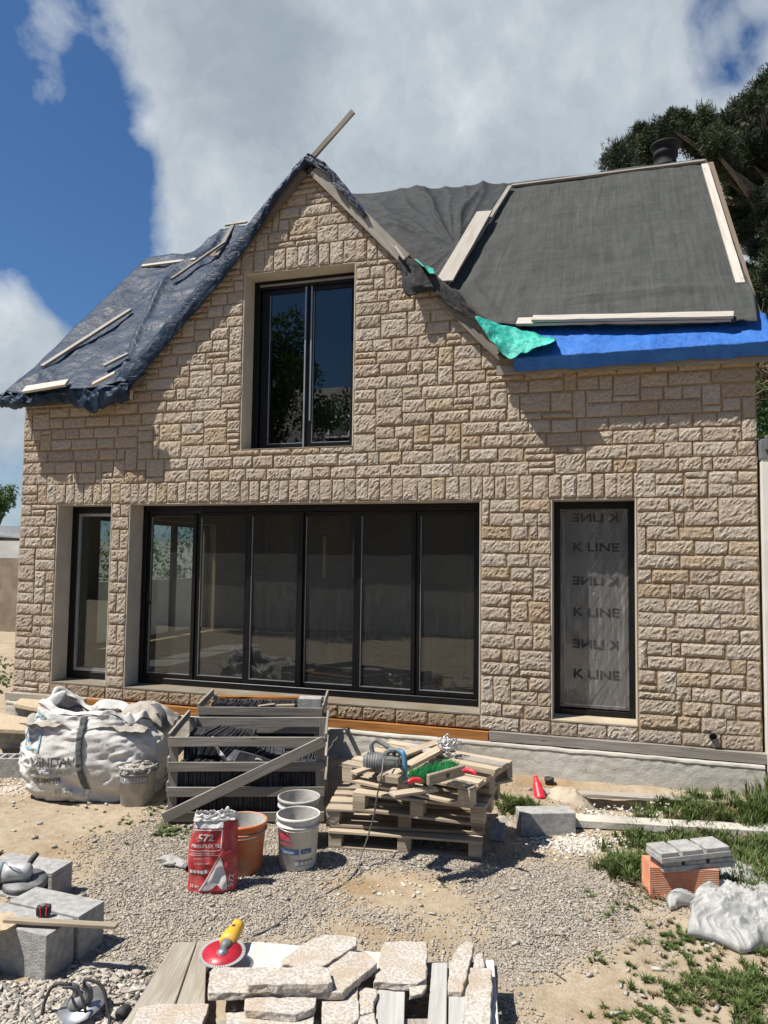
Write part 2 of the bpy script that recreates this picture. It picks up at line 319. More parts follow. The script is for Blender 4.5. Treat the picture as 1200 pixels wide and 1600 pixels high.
M_REDP = basic('red_plastic', (0.62, 0.015, 0.03), (0.72, 0.03, 0.05), 0.4, 10, 0.0)
M_GLOVE = basic('dusty_glove', (0.22, 0.215, 0.20), (0.34, 0.33, 0.31), 0.9, 18, 0.4, 60, 0.004)
M_BARK = basic('bark', (0.10, 0.075, 0.055), (0.2, 0.165, 0.13), 0.95, 10, 0.8, 30, 0.03)
M_WHITEW = basic('white_render', (0.58, 0.56, 0.51), (0.66, 0.64, 0.59), 0.9, 3, 0.2, 60, 0.003, dirt=(0.5, 0.47, 0.4), dscale=1.2)
M_TANW = basic('brown_garden_wall', (0.17, 0.135, 0.095), (0.25, 0.20, 0.145), 0.95, 3, 0.5, 40, 0.01)
M_COPE = basic('grey_coping', (0.10, 0.105, 0.11), (0.15, 0.155, 0.16), 0.7, 6, 0.3)
M_PINEL = mat_leaf('pine_needles', (0.008, 0.014, 0.006), (0.052, 0.074, 0.027), 0.7, 0.08)
M_LEAF = mat_leaf('broad_leaves', (0.03, 0.07, 0.015), (0.11, 0.19, 0.045))
M_GRASS = mat_leaf('grass_blades', (0.035, 0.06, 0.014), (0.12, 0.165, 0.045))
M_DRY = mat_leaf('dry_straw', (0.20, 0.15, 0.085), (0.42, 0.34, 0.21), 0.8)
M_BRIST = mat_leaf('green_bristle', (0.01, 0.16, 0.04), (0.04, 0.33, 0.11))
M_EARTH = mat_ground()

# ------------------------------------------------------------------ mesh builder
def ident(): return Matrix.Identity(4)
class MB:
    def __init__(s): s.v = []; s.f = []; s.uv = []; s.tone = []; s.uvon = False
    def add(s, vs, fs, uvs=None, tone=None):
        o = len(s.v); s.v.extend(Vector(p) for p in vs)
        tn = rnd.random() if tone is None else tone
        for k, f in enumerate(fs):
            s.f.append([i+o for i in f]); s.tone.append(tn)
            if uvs: s.uv.append(uvs[k])
            else: s.uv.append([(0, 0)]*len(f))
        return s
    def beam(s, p0, p1, w, t, up=(0, 0, 1), jit=0.0, seg=1, sag=0.0, tone=None, twist=0.0):
        """board from p0 to p1: w across, t thick along 'up'; p0/p1 are the axis centre"""
        p0 = Vector(p0); p1 = Vector(p1); d = p1-p0; L = d.length; d.normalize()
        up = Vector(up); side = d.cross(up).normalized(); up = side.cross(d).normalized()
        vs, n = [], seg+1
        ou, ov = rnd.random()*50, rnd.random()*50
        for i in range(n):
            a = i/seg; c = p0.lerp(p1, a) - up*(4*sag*a*(1-a)); tw = twist*(a-.5)
            for (sx, sz) in ((-1, -1), (1, -1), (1, 1), (-1, 1)):
                j = Vector((rnd.uniform(-jit, jit), rnd.uniform(-jit, jit), rnd.uniform(-jit, jit)))
                vs.append(c + side*(sx*w/2) + up*(sz*t/2 + sx*tw*w/2) + j)
        fs, uvs = [], []
        dims = (w, t, w, t)
        for i in range(seg):
            for k in range(4):
                a, b = i*4+k, i*4+(k+1) % 4
                fs.append([a, b, b+4, a+4]); x0, x1 = L*i/seg+ou, L*(i+1)/seg+ou; y0 = ov+k*0.31
                uvs.append([(x0, y0), (x0, y0+dims[k]), (x1, y0+dims[k]), (x1, y0)])
        fs.append([3, 2, 1, 0]); uvs.append([(ou, ov), (ou+.02, ov), (ou+.02, ov+t), (ou, ov+t)])
        e = seg*4; fs.append([e, e+1, e+2, e+3]); uvs.append([(ou, ov), (ou+.02, ov), (ou+.02, ov+t), (ou, ov+t)])
        return s.add(vs, fs, uvs, tone)
    def box(s, c, sz, M=None, tone=None):
        c = Vector(c); hx, hy, hz = sz[0]/2, sz[1]/2, sz[2]/2
        M = M or ident()
        vs = [M @ (c+Vector((x*hx, y*hy, z*hz))) for z in (-1, 1) for y in (-1, 1) for x in (-1, 1)]
        fs = [[0, 2, 3, 1], [4, 5, 7, 6], [0, 1, 5, 4], [2, 6, 7, 3], [0, 4, 6, 2], [1, 3, 7, 5]]
        ou = rnd.random()*50; d = [sz[0], sz[1], sz[2]]
        uvs = []
        long = 0 if sz[0] >= sz[1] and sz[0] >= sz[2] else (1 if sz[1] >= sz[2] else 2)
        for f in fs:
            q = []
            for i in f:
                P = [(-1, 1)[(i >> 0) & 1]*hx, (-1, 1)[(i >> 1) & 1]*hy, (-1, 1)[(i >> 2) & 1]*hz]
                a = P[long]; o = [P[k] for k in range(3) if k != long]
                q.append((a+ou, o[0]+o[1]+ou))
            uvs.append(q)
        return s.add(vs, fs, uvs, tone)
    def bx(s, x0, x1, y0, y1, z0, z1, M=None, tone=None):
        return s.box(((x0+x1)/2, (y0+y1)/2, (z0+z1)/2), (abs(x1-x0), abs(y1-y0), abs(z1-z0)), M, tone)
    def lathe(s, prof, n=32, M=None, closed=False, tone=None, wob=0.0):
        M = M or ident(); vs = []; fs = []
        for (r, z) in prof:
            for k in range(n):
                a = 2*math.pi*k/n; rr = r*(1+wob*math.sin(2*a+z*3))
                vs.append(M @ Vector((rr*math.cos(a), rr*math.sin(a), z)))
        for i in range(len(prof)-1):
            for k in range(n):
                k2 = (k+1) % n; fs.append([i*n+k, i*n+k2, (i+1)*n+k2, (i+1)*n+k])
        if closed:
            fs.append([k for k in range(n)][::-1]); fs.append([(len(prof)-1)*n+k for k in range(n)])
        return s.add(vs, fs, None, tone)
    def tube(s, pts, r, n=8, closed=False, tone=None):
        pts = [Vector(p) for p in pts]; N = len(pts); vs = []; fs = []; prev = None
        for i, p in enumerate(pts):
            if closed: d = (pts[(i+1) % N]-pts[i-1]).normalized()
            else: d = (pts[min(i+1, N-1)]-pts[max(i-1, 0)]).normalized()
            ref = Vector((0, 0, 1)) if abs(d.z) < .9 else Vector((1, 0, 0))
            a = d.cross(ref).normalized() if prev is None else (prev - d*prev.dot(d)).normalized()
            prev = a; b = d.cross(a)
            rr = r[i] if isinstance(r, (list, tuple)) else r
            for k in range(n):
                t = 2*math.pi*k/n; vs.append(p+a*(rr*math.cos(t))+b*(rr*math.sin(t)))
        for i in range(N if closed else N-1):
            j = (i+1) % N
            for k in range(n):
                k2 = (k+1) % n; fs.append([i*n+k, i*n+k2, j*n+k2, j*n+k])
        if not closed:
            fs.append([k for k in range(n)][::-1]); fs.append([(N-1)*n+k for k in range(n)])
        return s.add(vs, fs, None, tone)
    def grid(s, nu, nv, fn, tone=None):
        vs = []; uvs = []; fs = []
        for j in range(nv+1):
            for i in range(nu+1): vs.append(fn(i/nu, j/nv))
        for j in range(nv):
            for i in range(nu):
                a = j*(nu+1)+i; fs.append([a, a+1, a+nu+2, a+nu+1])
                uvs.append([(i/nu, j/nv), ((i+1)/nu, j/nv), ((i+1)/nu, (j+1)/nv), (i/nu, (j+1)/nv)])
        return s.add(vs, fs, uvs, tone)
    def prism(s, poly, vec, tone=None):
        """polygon (3D points) extruded along vec"""
        n = len(poly); poly = [Vector(p) for p in poly]; vec = Vector(vec)
        vs = poly+[p+vec for p in poly]
        nrm = Vector((0, 0, 0))
        for i in range(n): nrm += poly[i].cross(poly[(i+1) % n])
        fl = nrm.dot(vec) > 0
        fs = [list(range(n))[::-1] if fl else list(range(n)), [n+i for i in range(n)] if fl else [n+i for i in range(n)][::-1]]
        for i in range(n):
            j = (i+1) % n; q = [i, j, n+j, n+i]; fs.append(q if fl else q[::-1])
        return s.add(vs, fs, None, tone)
    def build(s, name, mat, parent=None, smooth=False, bevel=0.0, solid=0.0, local=False, bseg=1, origin=None, sub=0):
        inv = None
        if parent is not None and not local:
            M = ident(); o = parent
            while o is not None: M = o.matrix_basis @ M; o = o.parent
            inv = M.inverted()
        vs = [inv @ v for v in s.v] if inv is not None else s.v
        if parent is None and not local:
            if origin is None:
                xs = [v.x for v in vs]; ys = [v.y for v in vs]; zs = [v.z for v in vs]
                origin = Vector(((min(xs)+max(xs))/2, (min(ys)+max(ys))/2, min(zs)))
            vs = [v-Vector(origin) for v in vs]
        me = bpy.data.meshes.new(name); me.from_pydata(vs, [], s.f); 
        uvl = me.uv_layers.new(name='UVMap'); flat = [c for q in s.uv for p in q for c in p]; uvl.data.foreach_set('uv', flat)
        at = me.attributes.new('tone', 'FLOAT', 'FACE'); at.data.foreach_set('value', s.tone)
        me.materials.append(mat)
        if smooth: me.polygons.foreach_set('use_smooth', [True]*len(me.polygons))
        me.update()
        o = bpy.data.objects.new(name, me); C.objects.link(o)
        if parent is not None: o.parent = parent
        elif origin is not None and not local: o.location = origin
        if sub:
            md = o.modifiers.new('sub', 'SUBSURF'); md.levels = sub; md.render_levels = sub
        if solid:
            md = o.modifiers.new('thickness', 'SOLIDIFY'); md.thickness = solid; md.offset = 0
        if bevel:
            md = o.modifiers.new('bevel', 'BEVEL'); md.width = bevel; md.segments = bseg; md.limit_method = 'ANGLE'; md.angle_limit = R(40)
        return o
def tag(o, label=None, cat=None, group=None, kind=None):
    if label: o['label'] = label
    if cat: o['category'] = cat
    if group: o['group'] = group
    if kind: o['kind'] = kind
    return o
def empty(name, loc=(0, 0, 0), rz=0.0, label=None, cat=None, group=None, M=None):
    o = bpy.data.objects.new(name, None); C.objects.link(o); o.empty_display_size = 0.1
    if M is not None: o.matrix_basis = M
    else: o.location = loc; o.rotation_euler = (0, 0, rz)
    o.matrix_basis = o.matrix_basis.copy()
    return tag(o, label, cat, group)
CAMROT = -YAW                                            # heading of the camera's right-hand direction
def place(u, v, rot=0.0, z=None):
    p = G(u, v) if z is None else Z(u, v, z)
    return Matrix.Translation(p) @ Matrix.Rotation(CAMROT+R(rot), 4, 'Z')
def copy_tree(o, parent=None):
    c = o.copy(); C.objects.link(c); c.parent = parent
    for ch in list(o.children): copy_tree(ch, c)
    return c
def curve(pts, n=8):
    """Catmull-Rom through points"""
    pts = [Vector(p) for p in pts]; P = [pts[0]*2-pts[1]]+pts+[pts[-1]*2-pts[-2]]; out = []
    for i in range(1, len(P)-2):
        for k in range(n):
            t = k/n; a, b, c, d = P[i-1], P[i], P[i+1], P[i+2]
            out.append(0.5*((2*b)+(c-a)*t+(2*a-5*b+4*c-d)*t*t+(3*b-a-3*c+d)*t**3))
    out.append(pts[-1]); return out
def nz(x, y=0.0, z=0.0): return noise.noise(Vector((x, y, z)))
def fbm(x, y=0.0, z=0.0, o=4):
    s, a = 0, 1.0
    for i in range(o): s += a*noise.noise(Vector((x, y, z))); x *= 2; y *= 2; z *= 2; a *= .5
    return s
def text_part(txt, size, mat, parent, fn, name='lettering', mirror=False, align='CENTER', thick=True, sx=1.0):
    """flat lettering, its points sent through fn(x, y) -> parent-local position"""
    cu = bpy.data.curves.new('txt', 'FONT'); cu.body = txt; cu.size = size; cu.align_x = align; cu.align_y = 'CENTER'; cu.resolution_u = 3
    if thick: cu.offset = size*0.018
    to = bpy.data.objects.new('txt', cu); C.objects.link(to)
    dg = bpy.context.evaluated_depsgraph_get(); me = bpy.data.meshes.new_from_object(to.evaluated_get(dg))
    bpy.data.objects.remove(to); bpy.data.curves.remove(cu)
    for v in me.vertices:
        x, y = v.co.x*sx, v.co.y
        if mirror: x = -x
        v.co = fn(x, y)
    me.materials.clear(); me.materials.append(mat); me.name = name
    o = bpy.data.objects.new(name, me); C.objects.link(o); o.parent = parent
    return o

# ================================================================== SETTING: ground
def mk_ground():
    xs = [-400, -150, -70, -40, -28, -22, -17, -14, -12, -10.5, -9.4, -8.6]+[-8.0+0.045*i for i in range(int(11.6/0.045))]+[3.7, 4.4, 5.5, 7, 10, 15, 25, 45, 90, 200, 400]
    ys = [-400, -150, -70, -40, -25, -18, -13, -10, -8.3, -7.2, -6.4, -5.8, -5.3]+[-4.9+0.04*i for i in range(int(5.5/0.04))]+[0.7, 1.2, 2, 3, 4, 5, 7, 9, 12, 16, 22, 32, 50, 90, 200, 400]
    nx, ny = len(xs), len(ys)
    def blobs(L):
        out = []
        for (u, v, ru, rv, a) in L:
            p = G(u, v); mpp = 2.2/(v-868); out.append((p.x, p.y, ru*mpp, rv*mpp*2.6, a))
        return out
    gb = blobs([(250, 1400, 190, 60, .8), (230, 1310, 120, 25, .45), (450, 1330, 130, 40, .8), (640, 1350, 110, 20, .6), (600, 1440, 60, 14, .6), (860, 1380, 120, 45, .75), (830, 1490, 70, 60, .9), (430, 1420, 90, 30, .7), (200, 1500, 110, 40, .45), (930, 1440, 80, 40, .5), (700, 1335, 60, 20, .6)])
    sb = blobs([(90, 1290, 110, 45, .7), (60, 1370, 80, 22, .6), (620, 1390, 90, 30, .55), (560, 1450, 60, 12, .3), (1000, 1560, 130, 40, .9), (860, 1565, 50, 24, .5), (840, 1345, 30, 18, .5), (1150, 1500, 60, 30, .5), (300, 1450, 70, 10, .2)])
    wb = blobs([(900, 1320, 70, 14, .9), (830, 1318, 40, 8, .5), (20, 1235, 50, 14, .55), (90, 1570, 110, 25, .45), (960, 1272, 45, 8, .8), (1010, 1500, 60, 12, .2), (640, 1395, 50, 10, .2)])
    ob = blobs([(560, 1385, 60, 10, .7), (650, 1370, 50, 8, .4), (1100, 1228, 90, 8, .9), (850, 1228, 60, 10, .8), (620, 1460, 80, 9, .4), (120, 1330, 70, 20, .3), (960, 1590, 90, 10, .3)])
    def ev(L, x, y): return sum(a*math.exp(-((x-cx)/rx)**2-((y-cy)/ry)**2) for cx, cy, rx, ry, a in L)
    vs = []; A = []; B = []; O = []
    for y in ys:
        for x in xs:
            near = -8.7 < x < 3.6 and -5.4 < y < 0.8
            z = gz(x, y)
            if near: z += 0.012*fbm(x*3.1, y*3.1, 1.7)+0.009*fbm(x*11, y*11, 5.2, 3)+0.004*noise.noise(Vector((x*31, y*31, 0)))
            vs.append((x, y, z))
            A.append(max(0, .18+ev(gb, x, y)-ev(sb, x, y)) if near else .25)
            B.append(ev(wb, x, y) if near else 0); O.append(min(1, ev(ob, x, y)) if near else 0)
    fs = [(j*nx+i, j*nx+i+1, (j+1)*nx+i+1, (j+1)*nx+i) for j in range(ny-1) for i in range(nx-1)]
    me = bpy.data.meshes.new('ground'); me.from_pydata(vs, [], fs)
    for nm, d in (('gravel', A), ('white', B), ('ochre', O)):
        a = me.attributes.new(nm, 'FLOAT', 'POINT'); a.data.foreach_set('value', d)
    me.materials.append(M_EARTH); me.polygons.foreach_set('use_smooth', [True]*len(me.polygons))
    o = bpy.data.objects.new('ground', me); C.objects.link(o); o['kind'] = 'structure'
    return gb, sb, ev, wb
GB, SB, EV, WB = mk_ground()

# ================================================================== HOUSE
X0, X1, ZB = -7.0, 1.29, 0.52
OPEN = [(-6.45, -5.66, 0.655, 2.81), (-5.42, -1.25, 0.655, 2.81), (-0.56, 0.24, 0.655, 2.81), (-3.99, -2.635, 3.40, 5.43)]
house = empty('stone_house', (-2.9, 0, 0.2), 0, 'unfinished two-storey house clad in rough beige granite with a steep front gable', 'house')
GAX, GAZ = -3.225, 6.50                                    # gable apex of the masonry
def gable_top(x): return GAZ-abs(x-GAX)*(1.03 if x < GAX else 0.965)
ZE_L, ZE_R = 4.12, 4.16
def crit(vals, step):
    out = [vals[0]]
    for a, b in zip(vals, vals[1:]):
        n = max(1, round((b-a)/step)); out += [a+(b-a)*(k+1)/n for k in range(n)]
    return out
def build_stones():
    r = random.Random(11)
    xs = crit([X0, -6.45, -5.66, -5.42, -3.99, -2.635, -1.25, -0.56, 0.24, X1], 0.042)
    zs = crit([ZB, 0.655, 2.81, 3.05, 3.40, 5.43, 5.68, 6.60], 0.0675)
    nx, nz_ = len(xs)-1, len(zs)-1
    occ = np.zeros((nx, nz_), bool); idg = np.zeros((nx, nz_), int); nid = 0
    stones = []
    def inside(i, j):
        xm, zm = (xs[i]+xs[i+1])/2, (zs[j]+zs[j+1])/2
        for a, b, c, d in OPEN:
            if a < xm < b and c < zm < d: return False
        if zm > 4.13 or (zm > 4.12 and xm < -5):
            return zs[j] < max(gable_top(xs[i]), gable_top(xs[i+1]))
        return True
    for i in range(nx):
        for j in range(nz_):
            if not inside(i, j): occ[i, j] = True
    def soldiers(xa, xb, za, zb, w):
        x = xa
        while x < xb-0.02:
            ww = r.uniform(w*.85, w*1.2)
            if xb-x-ww < w*.6: ww = xb-x
            stones.append((x, x+ww, za, zb, 1)); x += ww
        for i in range(nx):
            for j in range(nz_):
                if xa-.001 <= (xs[i]+xs[i+1])/2 <= xb and za < (zs[j]+zs[j+1])/2 < zb: occ[i, j] = True
    near = lambda L, v: min(L, key=lambda q: abs(q-v))
    soldiers(near(xs, -6.75), near(xs, 0.42), 2.81, 3.05, 0.128)
    soldiers(near(xs, -4.05), near(xs, -2.25), 5.43, 5.68, 0.135)
    soldiers(-6.45, -5.66, ZB, 0.655, 0.28); soldiers(-5.42, -1.25, ZB, 0.655, 0.30); soldiers(-0.56, 0.24, ZB, 0.655, 0.27)
    # the narrow pier alternates one wide stone and a pair of upright ones
    z = 0.655; k = 0
    while z < 2.80:
        h = r.uniform(.13, .15) if k % 2 == 0 else r.uniform(.22, .26)
        if z+h > 2.74: h = 2.81-z
        if k % 2 == 0: stones.append((-5.66, -5.42, z, z+h, 0))
        else:
            xm = -5.54+r.uniform(-.02, .02); stones.append((-5.66, xm, z, z+h, 0)); stones.append((xm, -5.42, z, z+h, 0))
        z += h; k += 1
    for i in range(nx):
        for j in range(nz_):
            if -5.66 < (xs[i]+xs[i+1])/2 < -5.42 and .655 < (zs[j]+zs[j+1])/2 < 2.81: occ[i, j] = True
    for j in range(nz_):
        i = 0
        while i < nx:
            if occ[i, j]: i += 1; continue
            run = 0
            while i+run < nx and not occ[i+run, j]: run += 1
            best = None
            for _ in range(10):
                q = r.random()
                if j % 2 == 0: h = 2 if q < .87 else (1 if q < .93 else (3 if q < .97 else 4))
                else: h = 1 if q < .52 else (3 if q < .94 else 2)
                w = r.randint(5, 9) if h < 3 else r.randint(4, 7)
                if h == 2 and r.random() < .08: w = r.randint(2, 3)
                if h == 4: w = r.randint(2, 4)
                if run <= 9 and r.random() < .8: w = run
                elif run-w < 3: w = run//2 if run > 7 else run
                w = max(1, min(w, run))
                while h > 1 and (j+h > nz_ or any(occ[i+a, j+h-1] for a in range(w))): h -= 1
                sc = 0
                if j > 0 and i+w < nx and idg[i+w-1, j-1] != idg[i+w, j-1]: sc += 3
                if j > 2 and i+w < nx and idg[i+w-1, j-1] != idg[i+w, j-1] and idg[i+w-1, j-3] != idg[i+w, j-3]: sc += 3
                if h == 1 and w < 3: sc += 2
                if w < 2: sc += 4
                if j+h < nz_ and i > 0 and False: pass
                sc += r.random()
                if best is None or sc < best[0]: best = (sc, w, h)
            _, w, h = best
            occ[i:i+w, j:j+h] = True; nid += 1; idg[i:i+w, j:j+h] = nid
            stones.append((xs[i], xs[i+w], zs[j], zs[j+h], 0)); i += w
    vs, fs, tn = [], [], []
    def stone(x0, x1, z0, z1, sold):
        g = 0.0065 if sold else 0.0085
        x0 += g*r.uniform(.6, 1.5); x1 -= g*r.uniform(.6, 1.5); z0 += g*r.uniform(.6, 1.6); z1 -= g*r.uniform(.6, 1.6)
        if x1-x0 < .02 or z1-z0 < .02: return
        n = max(3, int((x1-x0)/.020)); m_ = max(3, int((z1-z0)/.020)); o = len(vs); sd = r.random()*100
        b0 = r.uniform(.006, .011); b1 = r.uniform(.004, .011); tx, tz = r.uniform(-.25, .25), r.uniform(-.2, .35)
        c = [r.uniform(-.006, .006) for _ in range(8)]
        tone = r.random()
        if z1 < .66 and x1 < -1.2 and sold: tone = 1.6
        for q in range(m_+1):
            for p in range(n+1):
                a, b = p/n, q/m_
                x = x0+(x1-x0)*a+ (1-b)*((1-a)*c[0]+a*c[1])+b*((1-a)*c[2]+a*c[3])
                z = z0+(z1-z0)*b+ (1-a)*((1-b)*c[4]+b*c[5])+a*((1-b)*c[6]+b*c[7])
                ed = min((x-x0), (x1-x), 99)/.012; ez = min((z-z0), (z1-z))/.012
                e = max(0, min(1, min(ed, ez))); e = math.sin(e*math.pi/2)
                edge = p in (0, n) or q in (0, m_)
                nn = noise.noise(Vector((x*16+sd, z*20, sd)))*.006+noise.noise(Vector((x*45+sd, z*50, 2)))*.008+noise.noise(Vector((x*95+sd, z*95, 5)))*.006
                y = -(b0+e*(b1+b1*(tx*(a-.5)+tz*(b-.5))+nn))
                if not edge: x += r.uniform(-.004, .004); z += r.uniform(-.004, .004)
                else:
                    jx = noise.noise(Vector((x*30, z*30, sd)))*.005
                    if p in (0, n): x += jx
                    if q in (0, m_): z += jx
                vs.append((x, y+r.uniform(-.0022, .0022), z))
        for q in range(m_):
            for p in range(n):
                a = o+q*(n+1)+p; fs.append((a, a+1, a+n+2, a+n+1)); tn.append(tone)
        ring = [o+p for p in range(n+1)]+[o+q*(n+1)+n for q in range(1, m_+1)]+[o+m_*(n+1)+p for p in range(n-1, -1, -1)]+[o+q*(n+1) for q in range(m_-1, 0, -1)]
        b = len(vs); cx, cz = (x0+x1)/2, (z0+z1)/2
        for i in ring: x, y, z = vs[i]; vs.append((x, .006, z))
        L = len(ring)
        for k in range(L):
            k2 = (k+1) % L; fs.append((ring[k2], ring[k], b+k, b+k2)); tn.append(tone)
    low = [s for s in stones if s[3] <= 4.2]; hi = [s for s in stones if s[3] > 4.2]
    for s in low: stone(*s[:4], s[4])
    # plain ends of a soldier course etc. are done; gable stones are cut along the two slopes
    meshes = []
    def flush(cutside=None):
        nonlocal vs, fs, tn
        me = bpy.data.meshes.new('stonework'); me.from_pydata(vs, [], fs)
        at = me.attributes.new('tone', 'FLOAT', 'FACE'); at.data.foreach_set('value', tn)
        bm = bmesh.new(); bm.from_mesh(me)
        if cutside is not None:
            sl = 1.03 if cutside < 0 else .965
            no = Vector((sl*cutside, 0, 1)).normalized()
            bmesh.ops.bisect_plane(bm, geom=bm.verts[:]+bm.edges[:]+bm.faces[:], plane_co=(GAX, 0, GAZ-.01), plane_no=no, clear_outer=True)
        bm.to_mesh(me); bm.free(); meshes.append(me); vs, fs, tn = [], [], []
    flush()
    L = [s for s in hi if (s[0]+s[1])/2 < GAX]; Rr = [s for s in hi if (s[0]+s[1])/2 >= GAX]
    for s in L: stone(*s[:4], s[4])
    flush(-1)
    for s in Rr: stone(*s[:4], s[4])
    flush(1)
    bm = bmesh.new()
    for me in meshes: bm.from_mesh(me)
    me = bpy.data.meshes.new('stone_cladding'); bm.to_mesh(me); bm.free()
    me.materials.append(M_STONE); me.polygons.foreach_set('use_smooth', [False]*len(me.polygons))
    o = bpy.data.objects.new('stone_cladding', me); C.objects.link(o); o.parent = house
    me.transform(house.matrix_basis.inverted())
build_stones()

def build_shell():
    TH = 0.32
    xs = [X0, -6.45, -5.66, -5.42, -3.99, -2.635, -1.25, -0.56, 0.24, X1]; zs = [ZB, 0.655, 2.81, 3.40, 4.12]
    mb = MB()
    ise = lambda x, z: any(a < x < b and c < z < d for a, b, c, d in OPEN)
    for i in range(len(xs)-1):
        for j in range(len(zs)-1):
            xm, zm = (xs[i]+xs[i+1])/2, (zs[j]+zs[j+1])/2
            if ise(xm, zm): continue
            a, b, c, d = xs[i], xs[i+1], zs[j], zs[j+1]
            mb.add([(a, 0, c), (b, 0, c), (b, 0, d), (a, 0, d)], [[0, 1, 2, 3]])
            mb.add([(a, TH, c), (b, TH, c), (b, TH, d), (a, TH, d)], [[3, 2, 1, 0]])
    # gable above 4.12, round the upper window
    for (y, fl) in ((0, False), (TH, True)):
        gl, gr = GAX-(GAZ-4.12)/1.03, GAX+(GAZ-4.12)/.965
        P = lambda x, z: (x, y, z)
        zt = lambda x: gable_top(x)
        for poly in ([P(gl, 4.12), P(-3.99, 4.12), P(-3.99, zt(-3.99))], [P(-2.635, 4.12), P(gr, 4.12), P(-2.635, zt(-2.635))],
                     [P(-3.99, 5.43), P(-2.635, 5.43), P(-2.635, zt(-2.635)), P(GAX, GAZ), P(-3.99, zt(-3.99))]):
            mb.add(poly, [list(range(len(poly)))[::-1] if fl else list(range(len(poly)))])
    mb.bx(X0+.002, X0+TH, TH, 6.6, ZB, .9); mb.bx(X0+.002, X0+TH, TH, 1.1, .9, 4.05); mb.bx(X0+.002, X0+TH, 4.2, 6.6, .9, 4.05); mb.bx(X0+.002, X0+TH, 1.1, 4.2, 2.75, 4.05)
    mb.bx(X1-TH, X1-.002, TH, 6.6, ZB, 4.05); mb.bx(X0+TH, -5.6, 6.3, 6.6, ZB, 4.05); mb.bx(-4.6, X1-TH, 6.3, 6.6, ZB, 4.05); mb.bx(-5.6, -4.6, 6.3, 6.6, ZB, 1.7); mb.bx(-5.6, -4.6, 6.3, 6.6, 2.7, 4.05)
    mb.add([(X1-.003, 0, 4.05), (X1-.003, 6.6, 4.05), (X1-.003, 3.3, 7.6)], [[0, 1, 2]])
    mb.add([(X0+.003, 0, 4.05), (X0+.003, 6.6, 4.05), (X0+.003, 3.0, 6.2)], [[0, 1, 2]])
    mb.add([(X0, 0, ZB), (X0, TH, ZB), (X0, TH, 4.12), (X0, 0, 4.12)], [[3, 2, 1, 0]])
    mb.add([(X1, 0, ZB), (X1, TH, ZB), (X1, TH, 4.12), (X1, 0, 4.12)], [[0, 1, 2, 3]])
    mb.build('wall', M_MORTAR, house)
    # rooms
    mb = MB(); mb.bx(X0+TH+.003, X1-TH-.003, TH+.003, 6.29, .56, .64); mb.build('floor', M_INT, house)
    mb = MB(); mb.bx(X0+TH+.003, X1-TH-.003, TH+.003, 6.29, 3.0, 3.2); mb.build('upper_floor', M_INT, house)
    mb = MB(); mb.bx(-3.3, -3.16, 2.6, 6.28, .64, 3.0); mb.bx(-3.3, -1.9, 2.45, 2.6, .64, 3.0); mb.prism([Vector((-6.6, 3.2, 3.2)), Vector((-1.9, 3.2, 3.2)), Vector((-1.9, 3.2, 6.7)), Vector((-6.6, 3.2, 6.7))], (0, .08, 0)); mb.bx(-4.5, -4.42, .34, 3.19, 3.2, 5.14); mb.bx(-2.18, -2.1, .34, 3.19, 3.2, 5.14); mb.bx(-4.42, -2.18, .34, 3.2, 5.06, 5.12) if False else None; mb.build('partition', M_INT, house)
    mb = MB(); mb.bx(-5.595, -4.605, 6.40, 6.41, 1.705, 2.695); mb.build('rear_window_film', M_FILMY, house)
    mb = MB(); mb.bx(-5.595, -4.605, 6.35, 6.395, 2.62, 2.69); mb.bx(-5.595, -4.605, 6.35, 6.395, 1.71, 1.78); mb.bx(-5.595, -5.53, 6.35, 6.395, 1.78, 2.62); mb.bx(-4.67, -4.605, 6.35, 6.395, 1.78, 2.62); mb.build('rear_window_frame', M_BLACK, house)
    mb = MB(); mb.bx(-4.35, -3.95, 3.6, 3.75, .641, 2.9); mb.build('brick_pier', M_TERRAD, house)
    # plastered reveals, 12 mm lining
    for k, (a, b, c, d) in enumerate(OPEN):
        mb = MB(); t = .014
        mb.bx(a, a+t, -.004, TH, c, d); mb.bx(b-t, b, -.004, TH, c, d); mb.bx(a+t, b-t, -.004, TH, d-t, d)
        mb.build('reveal', M_PLASTER, house, bevel=.003)
        mb = MB(); zt = .03 if k < 3 else .012
        vs = [(a+t, -.012, c-.0), (b-t, -.012, c), (b-t, -.012, c+zt*.5), (a+t, -.012, c+zt*.5), (a+t, .27, c), (b-t, .27, c), (b-t, .27, c+zt), (a+t, .27, c+zt)]
        mb.add(vs, [[0, 1, 2, 3], [3, 2, 6, 7], [7, 6, 5, 4], [0, 3, 7, 4], [1, 5, 6, 2]]); mb.build('sill', M_SILL if k > 1 else M_SILLD, house)
    # vent pipe hole in the cladding, lower right
    mb = MB(); Mx = Matrix.Translation((.877, -.055, .632)) @ Matrix.Rotation(R(90), 4, 'X')
    mb.lathe([(.036, 0), (.036, .012), (.029, .012), (.029, -.03), (0.001, -.03)], 20, Mx); mb.build('vent_pipe', M_RUB, house, True)
    # boards and plinth under the cladding
    mb = MB(); mb.beam((X0-.05, -.035, .47), (-5.9, -.035, .47), .07, .085, seg=6, jit=.003); mb.build('base_board', M_WOODG, house); mb = MB(); mb.beam((-1.15, -.035, .475), (X1+.02, -.035, .475), .07, .085, seg=8, jit=.004)
    o = mb.build('base_board', M_WOODG, house); o['label'] = 'grey weathered base board under the granite'
    mb = MB(); mb.beam((-5.88, -.03, .468), (-1.16, -.03, .468), .06, .08, seg=18, jit=.004)
    o = mb.build('base_board', M_ORNG, house); o['label'] = 'orange stained base board below the large glazed opening'
    mb = MB()
